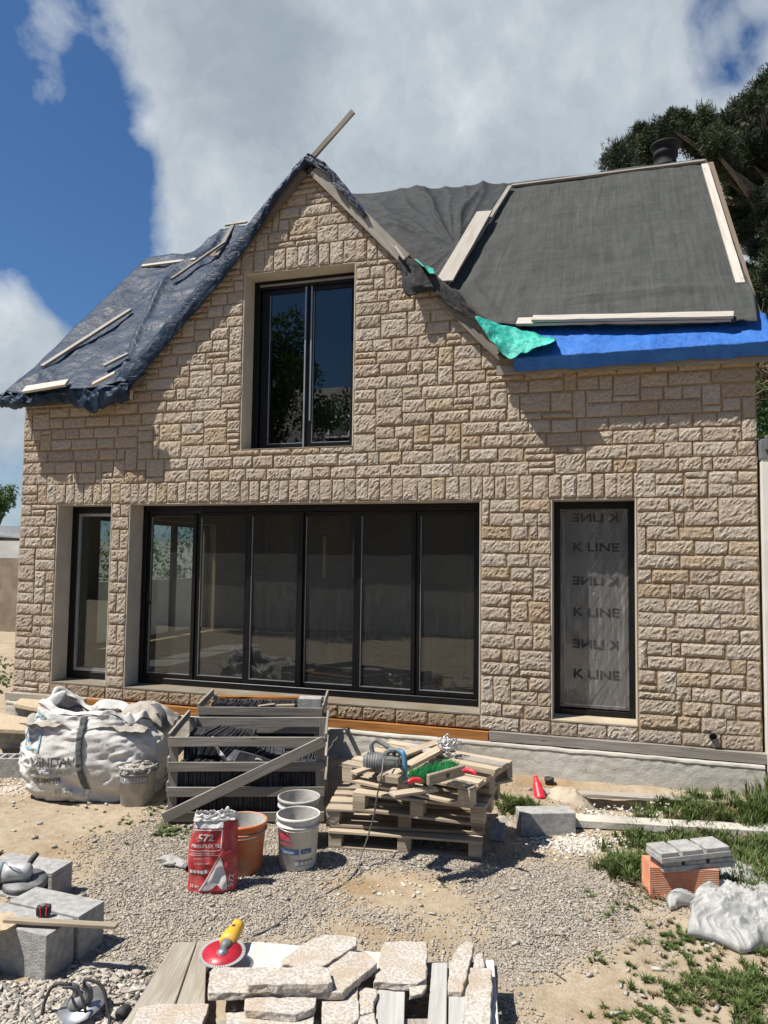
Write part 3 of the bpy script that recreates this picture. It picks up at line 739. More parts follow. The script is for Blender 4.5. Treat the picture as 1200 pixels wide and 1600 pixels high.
    def pl(a, b):
        x = X0+(X1-X0)*a
        pts = [(-.02, .425), (-.10, .418), (-.107, .395), (-.100, .385), (-.104, .34), (-.106, .25), (-.108, .15), (-.11, -.15)]
        k = min(int(b*7+.001), 6); t_ = b*7-k
        y = pts[k][0]+(pts[k+1][0]-pts[k][0])*t_; z = pts[k][1]+(pts[k+1][1]-pts[k][1])*t_
        return Vector((x, y+.004*fbm(x*3, z*5, 1)+.006*noise.noise(Vector((x*18, z*22, 0))), z+.006*noise.noise(Vector((x*5, 1, z)))))
    mb.grid(330, 28, pl); mb.build('foundation', M_CONC, house, True)
build_shell()

def bars(mb, x0, x1, z0, z1, w, y0, y1, wt=None, wb=None):
    """rectangular frame in the facade plane"""
    wt = wt or w; wb = wb or w
    mb.bx(x0, x0+w, y0, y1, z0, z1); mb.bx(x1-w, x1, y0, y1, z0, z1); mb.bx(x0+w, x1-w, y0, y1, z1-wt, z1); mb.bx(x0+w, x1-w, y0, y1, z0, z0+wb)
def pane(mb, x0, x1, z0, z1, y): mb.bx(x0, x1, y, y+.006, z0, z1)
def leaf_(parent, x0, x1, z0, z1, w=.045, y=.285, glass=M_GLASS, mat=M_BLACK, bead=True):
    mb = MB(); bars(mb, x0, x1, z0, z1, w, y, y+.05); s = mb.build('sash', mat, parent, bevel=.003)
    mb = MB(); pane(mb, x0+w+.001, x1-w-.001, z0+w+.001, z1-w-.001, y+.022); g = mb.build('pane', glass, s)
    if bead:
        mb = MB(); mb.bx(x0+w, x1-w, y-.002, y+.018, z0+w+.0015, z0+w+.009); mb.bx(x0+w+.0015, x0+w+.006, y-.002, y+.018, z0+w+.01, z1-w-.01); mb.build('bead', M_GREYALU, s)
    return s
def build_windows():
    # left door
    a, b, c, d = OPEN[0]; root = MB(); bars(root, a+.014, b-.014, c+.03, d-.014, .085, .25, .34); f = root.build('door', M_BLACK, house, bevel=.003)
    f['label'] = 'narrow black framed glass door with grey sash at the left'
    leaf_(f, a+.10, b-.10, c+.12, d-.10, .035, .262, mat=M_GREYALU, glass=M_GLASSC)
    # wide glazed opening: six leaves
    a, b, c, d = OPEN[1]; fm = MB(); bars(fm, a+.014, b-.014, c+.03, d-.014, .06, .25, .36, .075, .07); f = fm.build('glazed_wall', M_BLACK, house, bevel=.003)
    xs = [a+.075, -4.68, -4.0, -3.335, -2.665, -2.0, b-.075]
    for i in range(6): leaf_(f, xs[i]+.003, xs[i+1]-.003, c+.105, d-.092, .045, .272 if i % 2 == 0 else .292)
    mb = MB(); mb.bx(-3.36, -3.31, .262, .27, c+.11, d-.1); mb.build('mullion_cover', M_BLACK, f)
    mb = MB(); mb.tube([(-5.29, .235, 1.62), (-5.29, .225, 1.66), (-5.29, .225, 1.78)], .011, 8); mb.bx(-5.30, -5.28, .24, .27, 1.62, 1.66); mb.build('handle', M_BLACK, f)
    # right window under film
    a, b, c, d = OPEN[2]; fm = MB(); bars(fm, a+.014, b-.014, c+.035, d-.014, .06, .22, .34, .075, .05); f = fm.build('window', M_BLACK, house, bevel=.003)
    f['label'] = 'tall narrow window covered in clear printed film'
    leaf_(f, a+.076, b-.076, c+.088, d-.092, .03, .262)
    fx0, fx1, fz0, fz1 = a+.068, b-.052, c+.10, d-.085
    def film(s, t):
        x = fx0+(fx1-fx0)*s; z = fz0+(fz1-fz0)*t
        q = noise.noise(Vector(((x*1.0-z*.55)*16, (x+z)*1.1, 0)))
        rid = (1-abs(q)*2)**3 if abs(q) < .5 else 0
        y = .243-.006*rid*sst(.15, .5, s)-.006*noise.noise(Vector((x*9, z*5, 4)))
        return Vector((x, y, z))
    mb = MB(); mb.grid(60, 150, film)
    mt, t, p, out = newmat('clear_printed_film')
    tr = t.node('ShaderNodeBsdfTransparent'); tr.inputs[0].default_value = (.86, .87, .87, 1)
    df = t.node('ShaderNodeBsdfDiffuse'); df.inputs[0].default_value = (.6, .6, .6, 1)
    gl = t.node('ShaderNodeBsdfGlossy'); gl.inputs['Roughness'].default_value = .18
    pos = geopos(t); st = t.noise(t.map(pos, rot=(0, R(28), 0), scale=(30, 1, 2.2)), 1.0, 6, .7, .4)
    hz = t.math('ADD', t.math('MULTIPLY', t.ramp(st, [(.5, 0.0), (.78, 1.0)]), .26), .14)
    s1 = t.node('ShaderNodeMixShader'); t.l.new(hz, s1.inputs[0]); t.l.new(tr.outputs[0], s1.inputs[1]); t.l.new(df.outputs[0], s1.inputs[2])
    s2 = t.node('ShaderNodeMixShader'); s2.inputs[0].default_value = .07; t.l.new(s1.outputs[0], s2.inputs[1]); t.l.new(gl.outputs[0], s2.inputs[2]); t.l.new(s2.outputs[0], out.inputs[0])
    fo = mb.build('protective_film', mt, f, True)
    hb = house.matrix_basis.inverted()
    for (z, mir) in ((2.63, 1), (2.335, 0), (2.0, 1), (1.69, 0), (1.375, 1), (1.08, 0)):
        cx = (fx0+fx1)/2+.01
        def fn(x, y, z=z, cx=cx):
            s, t_ = (cx+x-fx0)/(fx1-fx0), (z+y-fz0)/(fz1-fz0); q = film(s, t_); q.y -= .004; return hb @ q
        text_part('K LINE', .118, M_RUB, fo, fn, mirror=bool(mir), sx=1.28)
        if mir:
            for (dz, w_) in ((-.105, .05), (-.14, .05)): text_part('KL' if dz > -.12 else '----', .05 if dz > -.12 else .03, M_LABG, fo, lambda x, y, z=z+dz*1.0-.02: fn(x, y, z), thick=False)
    # upper window: two sashes sliding
    a, b, c, d = OPEN[3]; fm = MB(); bars(fm, a+.014, b-.014, c+.014, d-.014, .075, .235, .36, .10, .03); fm.bx(a+.10, a+.2, .27, .36, c+.045, d-.115)
    f = fm.build('window', M_BLACK, house, bevel=.003); f['label'] = 'large two-leaf upstairs window in the gable'
    leaf_(f, a+.155, -3.29, c+.045, d-.115, .05, .262, M_GLASSC); leaf_(f, -3.285, b-.09, c+.045, d-.115, .05, .262, M_GLASSC)
    mb = MB(); mb.bx(a+.09, b-.02, .222, .234, d-.085, d-.060); mb.bx(a+.1, b-.1, .225, .26, c+.028, c+.042); mb.bx(-3.335, -3.318, .245, .261, c+.05, d-.12); mb.bx(-3.262, -3.247, .245, .261, c+.35, d-.12); mb.build('trim', M_GREYALU, f)
build_windows()

# ---------------------------------------------------------------- side window of the room, left wall
mb = MB(); X = X0+.12
for y0, y1 in ((1.1, 2.1), (2.1, 3.15), (3.15, 4.2)):
    mb.bx(X, X+.06, y0, y0+.06, .9, 2.75); mb.bx(X, X+.06, y1-.06, y1, .9, 2.75); mb.bx(X, X+.06, y0+.06, y1-.06, 2.68, 2.75); mb.bx(X, X+.06, y0+.06, y1-.06, .9, .97)
mb.build('side_window_frame', M_BLACK, house, bevel=.003)

# ---------------------------------------------------------------- roof structure
def build_roof():
    ez = lambda y: MC+MS*y
    mb = MB(); n = Vector((0, -MS, 1)).normalized()
    def slab(x0, x1, ya, yb, back=False):
        pts = []
        for x, y in ((x0, ya), (x1, ya), (x1, yb), (x0, yb)):
            yy = y if not back else 6.66-y
            pts.append(Vector((x, yy, ez(y)-.10)))
        nn = n if not back else Vector((0, MS, 1)).normalized()
        mb.prism(pts, nn*.085)
    def front(xy): mb.prism([Vector((x, y, ez(y)-.10)) for x, y in xy], n*.085)
    front([(-1.0, -.12), (X1+.09, -.12), (X1+.09, 3.32), (GAX, 3.32), (GAX, 2.15)])
    front([(X0-.03, -.2), (-5.45, -.2), (GAX, 2.15), (GAX, 2.40), (X0-.03, 2.34)])
    front([(-6.1, 2.41), (GAX, 2.41), (GAX, 3.32), (-5.6, 3.32), (-6.05, 2.8)])
    slab(-5.5, X1+.09, -.2, 3.32, True)
    mb.build('main_roof', M_WOODB, house)
    mb = MB()
    for s, k in ((-1, 1.03), (1, .965)):
        ext = 2.28 if s > 0 else 2.35
        a = Vector((GAX, -.035, GAZ+.02)); b = Vector((GAX+s*ext, -.035, GAZ+.02-ext*k)); nn = Vector((s*k, 0, 1)).normalized()
        P = [a, b, b+Vector((0, .9, 0)), a+Vector((0, 2.25, 0))]
        mb.prism(P, nn*.07)
    mb.build('gable_roof', M_WOODB, house)
    mb = MB()
    mb.beam((-1.08, -.115, 4.095), (X1+.10, -.115, 4.075), .03, .09, seg=10, jit=.002); mb.beam((-1.05, -.05, 4.08), (X1+.09, -.05, 4.06), .095, .02, seg=8, jit=.002)
    
    mb.build('fascia', M_WOODG, house)
    mb = MB(); mb.beam((X0-.03, -.16, 4.045), (-5.3, -.16, 4.06), .03, .10, seg=6, jit=.003); mb.build('fascia', M_WOODB, house)
    # bargeboards up the gable
    mb = MB(); y = -.058
    A = Vector((GAX+.10, y, GAZ+.0)); B = Vector((-2.06, y, 5.37))
    mb.beam(A, B, .03, .13, up=(1, 0, 1.03), jit=.002, seg=5); mb.build('bargeboard', M_WOODG, house)
    mb = MB(); mb.beam((-1.66, y-.01, 4.93), (-1.02, y-.01, 4.26), .03, .14, up=(1, 0, 1), jit=.002, seg=4); mb.build('bargeboard', M_WOODG, house)
    mb = MB(); mb.beam((GAX-.02, y, GAZ), (-4.55, y, 5.12), .03, .10, up=(-1.03, 0, 1), jit=.002, seg=5); mb.build('bargeboard', M_WOODB, house)
    # flue pipe with cowl
    p = F(1040, 250, 3.45); M = Matrix.Translation((p.x, 3.45, p.z-.50)) @ Matrix.Scale(.88, 4)
    mb = MB(); mb.lathe([(.165, 0), (.165, .42), (.175, .425), (.175, .46), (.165, .465), (.165, .60), (.19, .61), (.19, .68), (.17, .70), (.17, .75), (.235, .78), (.235, .81), (.14, .85), (.0, .86)], 32, M)
    mb.build('chimney', M_FLUE, house, True)
build_roof()

# ================================================================== ROOF COVERS
NR = Vector((0, -MS, 1)).normalized()
def roofz(y, off=0.0): return MC+MS*y+off*math.sqrt(1+MS*MS)
def crinkle(p, A=.03, s=1.6, o=4):
    q = 0; a = 1
    x, y, z = p.x*s, p.y*s, p.z*s
    for i in range(o):
        q += a*(.42-abs(noise.noise(Vector((x, y*.6+z*.6, i*3.3)))*2)); a *= .5; x *= 2.1; y *= 2.1; z *= 2.1
    return q*A
def lerp_poly(P, t):
    P = [Vector(p) for p in P]; L = [0]
    for a, b in zip(P, P[1:]): L.append(L[-1]+(b-a).length)
    d = t*L[-1]
    for k in range(len(P)-1):
        if d <= L[k+1] or k == len(P)-2:
            return P[k].lerp(P[k+1], (d-L[k])/max(1e-6, L[k+1]-L[k]))
def navy():
    root = empty('tarpaulin', (-7.1, -.2, 4.1), 0, 'dark navy tarpaulin over the left roof slope and the left gable edge', 'tarpaulin')
    mb = MB()
    bot = [(-7.08, -.27), (-6.6, -.28), (-5.9, -.27), (-5.40, -.2), (-5.35, -.1)]
    top = [(-7.16, 2.50), (-6.85, 2.48), (-6.36, 2.45), (-6.28, 2.50), (-6.16, 2.98), (-5.9, 3.12), (-4.5, 3.15)]
    def fn(s, t):
        a = lerp_poly([(x, y, 0) for x, y in bot], s); b = lerp_poly([(x, y, 0) for x, y in top], s)
        p = a.lerp(b, t); 
        q = Vector((p.x, p.y, roofz(p.y, .03)))
        edge = min(1, s*8, t*14)
        q += NR*(.02+(crinkle(q, .034, 1.3)+crinkle(q*1.0+Vector((5, 0, 0)), .007, 5.0, 3)+.045*max(0, 1-abs(noise.noise(Vector((q.x*.9+q.y*.5, q.y*.35, 8)))*9))**2)*(.4+.6*edge)+.015*math.sin(q.x*2.3+q.y*1.7)**2)
        if s < .02: q.z -= .07; q.x -= .02
        return q
    mb.grid(110, 90, fn)
    # skirt hanging past the eave, gathered
    def sk(s, t):
        x = -7.11+1.83*s; sag = .045+.075*math.exp(-((s-.72)/.14)**2)+.02*math.sin(s*9)
        ang = t*math.pi*.92
        y = -.25-.05*math.sin(ang)-(.06*math.exp(-((s-.90)/.07)**2)+.05*math.exp(-((s-.14)/.08)**2)-.03*math.exp(-((s-.5)/.2)**2))*math.sin(ang); z = 4.145-(.045+sag)*(1-math.cos(ang))*.85+(.02*s)
        p = Vector((x, y, z)); n = crinkle(Vector((x*2.2, y*3, z*3)), .05, 2.0, 3)
        return p+Vector((n*.2, -n*.7, n*.6))+Vector((0, 0, -.03*max(0, .06-s)*16*t))
    mb.grid(120, 22, sk)
    a = mb.build('left_slope_sheet', M_NAVY, root, True, solid=.004)
    # band wrapped along the gable edge, over the slope behind and down over the face
    mb = MB()
    line = [(-5.62, 4.17), (-5.42, 4.40), (-5.05, 4.74), (-4.55, 5.25), (-4.1, 5.72), (-3.6, 6.24), (-3.225, 6.62)]
    def bd(s, t):
        p = lerp_poly([(x, 0, z) for x, z in line], s); x, z = p.x, p.z
        wid = .20+.05*math.exp(-((s-.05)/.1)**2)+.03*noise.noise(Vector((s*5, 3, 1)))-.11*sst(.6, .9, s)
        nx, nz_ = -.717, .697
        if t < .5:      # over the slope: from .55 m back to the front edge
            y = .6-.70*(t*2); off = .02+crinkle(Vector((x, y, z)), .022, 2.2, 3)
            return Vector((x+nx*off, y, z+nz_*off))
        k = (t-.5)*2; y = -.10-.06*math.exp(-(s/.14)**2)-.02*math.sin(k*3.1)-abs(crinkle(Vector((x*1.5, k, z*1.5)), .022, 2.5, 3))*.8
        d = .03-wid*k
        return Vector((x+nx*d, y, z+nz_*d))
    mb.grid(140, 24, bd)
    mb.build('gable_edge_band', M_NAVY, root, True, solid=.004)
    # cap over the apex and a short run down the right slope
    mb = MB()
    line2 = [(-3.33, 6.56), (-3.2, 6.66), (-3.0, 6.52), (-2.8, 6.28), (-2.62, 6.03), (-2.50, 5.86)]
    def cap(s, t):
        p = lerp_poly([(x, 0, z) for x, z in line2], s); x, z = p.x, p.z
        wid = .10+.05*noise.noise(Vector((s*6, 1, 1)))-.05*s
        if t < .5: y = .7-.80*t*2; off = .03+crinkle(Vector((x, y, z)), .025, 2.5, 3); return Vector((x+.7*off, y, z+.7*off))
        k = (t-.5)*2; y = -.10-abs(crinkle(Vector((x*1.5, k, z)), .03, 3, 3)); d = .03-wid*k
        return Vector((x+.7*d, y, z+.7*d))
    mb.grid(60, 24, cap); mb.build('apex_cap', M_NAVY, root, True, solid=.004)
    return root
navy()

def nets():
    # crumpled sheet filling the valley between gable and main roof
    mb = MB()
    lo = [RP(618, 385), RP(650, 432), RP(672, 446), RP(716, 466)]
    hi = [RP(520, 306), RP(600, 302), RP(700, 297), RP(822, 288)]
    c0 = RP(700, 372)
    def fn(s, t):
        a = lerp_poly(lo, s); b = lerp_poly(hi, s); p = a.lerp(b, t)
        # folds radiate from the batten at the lower right
        d = p-RP(712, 395); ang = math.atan2(d.y, d.x)
        fold = ((1-abs(math.sin(ang*6+1.5*noise.noise(p*.8))))**2*.09+(1-abs(math.sin(ang*17+1.5*noise.noise(p*1.2))))**2*.03)*min(1, d.length/1.0)
        return p+NR*(.03+(fold*.8+crinkle(p, .022, .9, 3)+.04*math.sin(t*3.1))*sst(1.0, .8, s))
    mb.grid(130, 110, fn)
    tag(mb.build('netting', M_GNET2, None, True, solid=.004), 'dark crumpled grey netting bunched in the valley beside the gable', 'netting')
    # large taut sheet over the right slope, with a strip running down the gable's right verge
    root = empty('netting', RP(900, 500), 0, 'large taut grey netting covering the right roof slope', 'netting')
    mb = MB()
    L = [RP(745, 520), RP(694, 462), RP(705, 438), RP(762, 340), RP(798, 291)]
    Rg = [RP(1181, 520), RP(1176, 470), RP(1161, 430), RP(1130, 340), RP(1104, 253)]
    def fn2(s, t):
        a = lerp_poly(L, t); b = lerp_poly(Rg, t); p = a.lerp(b, s)
        if t < .22: p.y -= .06*(1-t/.22)*math.sin(min(1, s*1.2)*math.pi)*.5; 
        p.z = roofz(p.y)
        seam = .006*math.exp(-((s*3 % 1-.5)/.02)**2)
        fold = .035*math.exp(-(((t-.12-.05*s+.0*math.sin(s*20)))/.02)**2)*sst(.3, .5, s)*sst(1, .8, s)
        sgn = .05*math.exp(-((s-.06)/.10)**2-((t-.2)/.22)**2)*(1+math.sin(s*70))*.5
        diag = .02*math.exp(-((t-(.30-.3*(s-.55)/.4))/.012)**2)*sst(.5, .6, s)
        return p+NR*(.045+.06*sst(.35,.0,t)+seam+fold+sgn+diag+.02*fbm(p.x*1.1, p.y*1.5, 4, 3)+.008*fbm(p.x*6, p.y*6, 1, 2))
    mb.grid(170, 120, fn2); mb.build('main_sheet', M_GNET, root, True, solid=.004)
    mb = MB()
    G1 = [(-2.12, 5.36), (-2.0, 5.30), (-1.75, 5.10), (-1.5, 4.86), (-1.2, 4.56), (-1.0, 4.38)]
    def fn3(s, t):
        p = lerp_poly([(x, 0, z) for x, z in G1], s); x, z = p.x, p.z
        wid = .04+.30*math.exp(-((s-.18)/.12)**2)+.10*math.exp(-((s-.5)/.2)**2)
        if t < .5: y = .35-.47*t*2; off = .05+.03*s+crinkle(Vector((x, y, z)), .04, 2.5, 3); return Vector((x+.7*off, y+.4*s*(1-2*t), z+.7*off))
        k = (t-.5)*2; y = -.12-.05*math.exp(-((s-.18)/.12)**2)*k-abs(crinkle(Vector((x*1.5, k, z)), .03, 3, 3)); d = .04-wid*k
        return Vector((x+.4*d, y, z+.9*d))
    mb.grid(70, 24, fn3); mb.build('verge_strip', M_GNET2, root, True, solid=.004)
nets()

def blue_green():
    mb = MB()
    prof = [(.42, .05), (.15, .055), (-.10, .06), (-.235, .045)]
    def fn(s, t):
        x = -.90+2.31*s
        up = .50-.34*s+.05*noise.noise(Vector((s*4, 2, 2))) 
        up *= sst(-.02, .15, s)*.75+.25
        if t < .62:
            k = t/.62; y = up-(up+.235)*k; p = Vector((x, y, roofz(y, .02)+.035*sst(.5, -.25, y))); cr = crinkle(p, .012, 2.4, 4)+crinkle(p, .005, 8, 3)
            return p+NR*cr
        k = (t-.62)/.38
        drop = .115+.05*noise.noise(Vector((s*5, 1, 5)))+.015*noise.noise(Vector((s*22, 1, 5)))
        y = -.235+.07*k; z = roofz(-.235, .02)+.035-drop*k
        p = Vector((x, y, z)); c = crinkle(Vector((x*1.2, k, z)), .015, 2.5, 3)
        if s > .96: x2 = (s-.96)/.04; p.x += .03*math.sin(x2*3)*k; p.z += .02*x2
        return p+Vector((0, -abs(c)*.6, 0))
    mb.grid(150, 46, fn)
    # closed end flap at the right corner
    tag(mb.build('tarpaulin', M_BLUE, None, True, solid=.004), 'bright blue tarpaulin folded over the eave under the grey netting', 'tarpaulin')
    mb = MB()
    top = [F(744, 505, -.20), F(780, 517, .02), F(820, 528, .10), F(868, 540, .10)]
    bot = [F(746, 509, -.26), F(768, 545, -.27), F(798, 571, -.27), F(868, 544, -.28)]
    def fg(s, t):
        a = lerp_poly(top, s); b = lerp_poly(bot, s); p = a.lerp(b, t)
        return p+NR*(.075+crinkle(p, .035, 3.5, 4)+.05*math.sin(t*3.14)*math.sin(s*3.14))
    mb.grid(60, 40, fg)
    tag(mb.build('tarpaulin', M_GREEN, None, True, solid=.004), 'small crumpled green tarpaulin at the foot of the gable beside the blue one', 'tarpaulin')
    mb = MB(); a = [F(650, 419, .0), F(663, 423, .1), F(680, 433, .15)]; b = [F(664, 431, -.14), F(674, 438, -.14), F(681, 441, -.1)]
    mb.grid(20, 14, lambda s, t: lerp_poly(a, s).lerp(lerp_poly(b, s), t)+NR*(.09+crinkle(lerp_poly(a, s), .03, 5, 3)))
    tag(mb.build('tarpaulin', M_GREEN, None, True, solid=.004), 'scrap of green tarpaulin poking out high on the right edge of the gable', 'tarpaulin')
blue_green()

def batten(p0, p1, w, t, mat, label, up=None, seg=6, jit=.002, cat='board', group=None, sag=0, twist=0):
    mb = MB(); mb.beam(p0, p1, w, t, up=up or NR, seg=seg, jit=jit, sag=sag, twist=twist)
    return tag(mb.build('board', mat, None, bevel=.002), label, cat, group)
o1 = lambda u, v, off=.13: RP(u, v, off)
# short lengths nailed on the slopes
batten(o1(694, 440, .26), o1(757, 331, .26), .21, .027, M_WOODL, 'wide pale board lying on the dark crumpled netting')
batten(o1(696, 449, .15), o1(797, 291, .15), .06, .03, M_WOODG, 'thin grey batten along the left edge of the taut grey netting')
batten(o1(1101, 257, .10), o1(1157, 443, .10), .085, .03, M_WOODL, 'pale batten down the right edge of the taut grey netting')
batten(o1(808, 503, .17), o1(1143, 496, .17), .13, .03, M_WOODL, 'longer pale plank lying along the bottom of the grey netting', seg=12)
batten(o1(832, 498, .235), o1(1146, 492, .235), .10, .03, M_WOODL, 'upper pale plank lying on the other plank above the blue tarpaulin', seg=12)
batten(o1(800, 290.5, .10), o1(1101, 251.5, .10), .05, .035, M_WOODG, 'grey batten along the main ridge', seg=8)
batten(o1(66, 573, .17), o1(204, 484, .15), .07, .035, M_WOODL, 'grey batten running up the navy tarpaulin at the left')
batten(o1(222, 416, .12), o1(306, 405, .12), .07, .03, M_WOODL, 'pale short board on the top edge of the navy tarpaulin')
batten(o1(268, 436, .19), o1(352, 378, .17), .05, .03, M_WOODG, 'thin batten leaning up from the navy tarpaulin to the gable')
batten(o1(38, 609, .17), o1(105, 598, .17), .13, .03, M_WOODL, 'wide pale board on the lower left corner of the navy tarpaulin')
batten(o1(162, 572, .17), o1(200, 553, .17), .05, .03, M_WOODL, 'small pale batten end above the gathered navy tarpaulin')
batten(F(145, 601, -.36), F(180, 583, -.33), .06, .03, M_WOODL, 'pale stick poking from the gathered navy tarpaulin')
batten(o1(338, 400, .10), o1(366, 348, .10), .07, .03, M_WOODG, 'upright grey batten at the top end of the left roof')
batten(o1(352, 352, .12), o1(386, 347, .12), .05, .03, M_WOODL, 'tiny pale batten crossing the top of the left roof')
batten(F(474, 262, .03), F(552, 174, -.12), .06, .03, M_WOODG, 'long grey batten sticking up into the sky from the gable apex', up=(0, -1, 0), seg=4)
batten(F(617, 385, -.17), F(632, 405, -.20), .03, .02, M_WOODL, 'splinter of pale wood sticking out at the right edge of the gable', seg=2)

# ================================================================== NEIGHBOURS, WALLS, TREES
def neighbours():
    root = empty('neighbour_building', (2.4, 3, .15), 0, 'white rendered building with grey coping cropped at the right edge', 'building')
    mb = MB(); x0 = X1+.022
    mb.bx(x0, 6.0, -.10, 7.0, -.1, 3.14); mb.build('wall', M_WHITEW, root)
    mb = MB(); mb.bx(x0-.01, 6.03, -.11, 7.05, 3.14, 3.32); mb.bx(x0+.02, 6.05, -.15, -.112, 3.22, 3.35); mb.build('coping', M_COPE, root, bevel=.005)
    # left: garden walls, a dark shed roof
    yw = 9.5
    a = F(-60, 1010, yw); zt = F(20, 872, yw).z
    mb = MB(); mb.bx(a.x-6, F(120, 1000, yw).x, yw, yw+.2, -.1, zt); o = mb.build('garden_wall', M_TANW, None)
    tag(o, 'low brown garden wall beyond the left corner of the house', 'wall')
    z2 = F(20, 845, yw+1.5).z
    mb = MB(); mb.bx(a.x-8, -8.0, yw+1.5, yw+1.7, -.1, z2); tag(mb.build('garden_wall', M_WHITEW, None), 'taller white wall behind the brown garden wall', 'wall')
    root = empty('shed', (-15.5, 15, 0), 0, 'low shed with a dark roof showing above the white wall at left', 'shed')
    p = F(10, 822, 14.0)
    mb = MB(); mb.bx(p.x-3, p.x+2.5, 13.2, 15.8, 0, p.z-.5); mb.build('wall', M_TANW, root)
    mb = MB(); mb.grid(20, 8, lambda s, t: Vector((p.x-3.2+5.9*s, 12.9+3.1*t, p.z-.55+.55*math.sin(math.pi*s)*math.sin(math.pi*min(.98, t+.02))**.5))); mb.build('roof', M_COPE, root, True, solid=.05)
neighbours()

def leafmesh(name, mat, parent, clumps, per, size, seed=1, asp=1.0, needle=False, hollow=.35, flat=1.0, tones=None):
    """leaf cards scattered through clumps [(centre, radius)]"""
    g = np.random.default_rng(seed); V = []; T = []
    inv = np.array(parent.matrix_basis.inverted()) if parent is not None else np.eye(4)
    for ci, (c, r) in enumerate(clumps):
        n = int(per*(r if needle else r*r)*1.0)+8
        d = g.normal(size=(n, 3)); d /= np.linalg.norm(d, axis=1)[:, None]
        rad = r*(hollow+(1-hollow)*g.random((n, 1))**.6)
        lump = 1+.25*np.sin(d[:, :1]*5+ci)+.2*np.sin(d[:, 2:]*7+ci*2)
        P = np.array(c)+d*rad*lump*np.array([1, 1, flat])
        if needle: a = d*0.7+g.normal(size=(n, 3))*.5+np.array([0, 0, .35])
        else: a = g.normal(size=(n, 3))
        a /= np.linalg.norm(a, axis=1)[:, None]; b = np.cross(a, g.normal(size=(n, 3))); b /= np.linalg.norm(b, axis=1)[:, None]
        s = size*(.6+.8*g.random((n, 1))); w = s*asp
        q = np.stack([P-b*w*.5, P+a*s*.5-b*w*.15, P+a*s, P+a*s*.4+b*w*.5], 1) if not needle else np.stack([P-b*w*.5, P+b*w*.5, P+a*s+b*w*.12, P+a*s-b*w*.12], 1)
        V.append(q.reshape(-1, 3)); T.append(np.clip(g.random(n)*.45+g.random()*.6, 0, 1))
    V = np.concatenate(V); T = np.concatenate(T)
    V = V@inv[:3, :3].T+inv[:3, 3]
    N = len(V)//4
    me = bpy.data.meshes.new(name); me.vertices.add(N*4); me.vertices.foreach_set('co', V.astype(np.float32).ravel())
    me.loops.add(N*4); me.loops.foreach_set('vertex_index', np.arange(N*4, dtype=np.int32)); me.polygons.add(N)
    me.polygons.foreach_set('loop_start', np.arange(0, N*4, 4, dtype=np.int32)); me.polygons.foreach_set('loop_total', np.full(N, 4, np.int32))
    me.update(calc_edges=True)
    at = me.attributes.new('tone', 'FLOAT', 'FACE'); at.data.foreach_set('value', T.astype(np.float32))
    me.materials.append(mat); o = bpy.data.objects.new(name, me); C.objects.link(o)
    if parent is not None: o.parent = parent
    return o

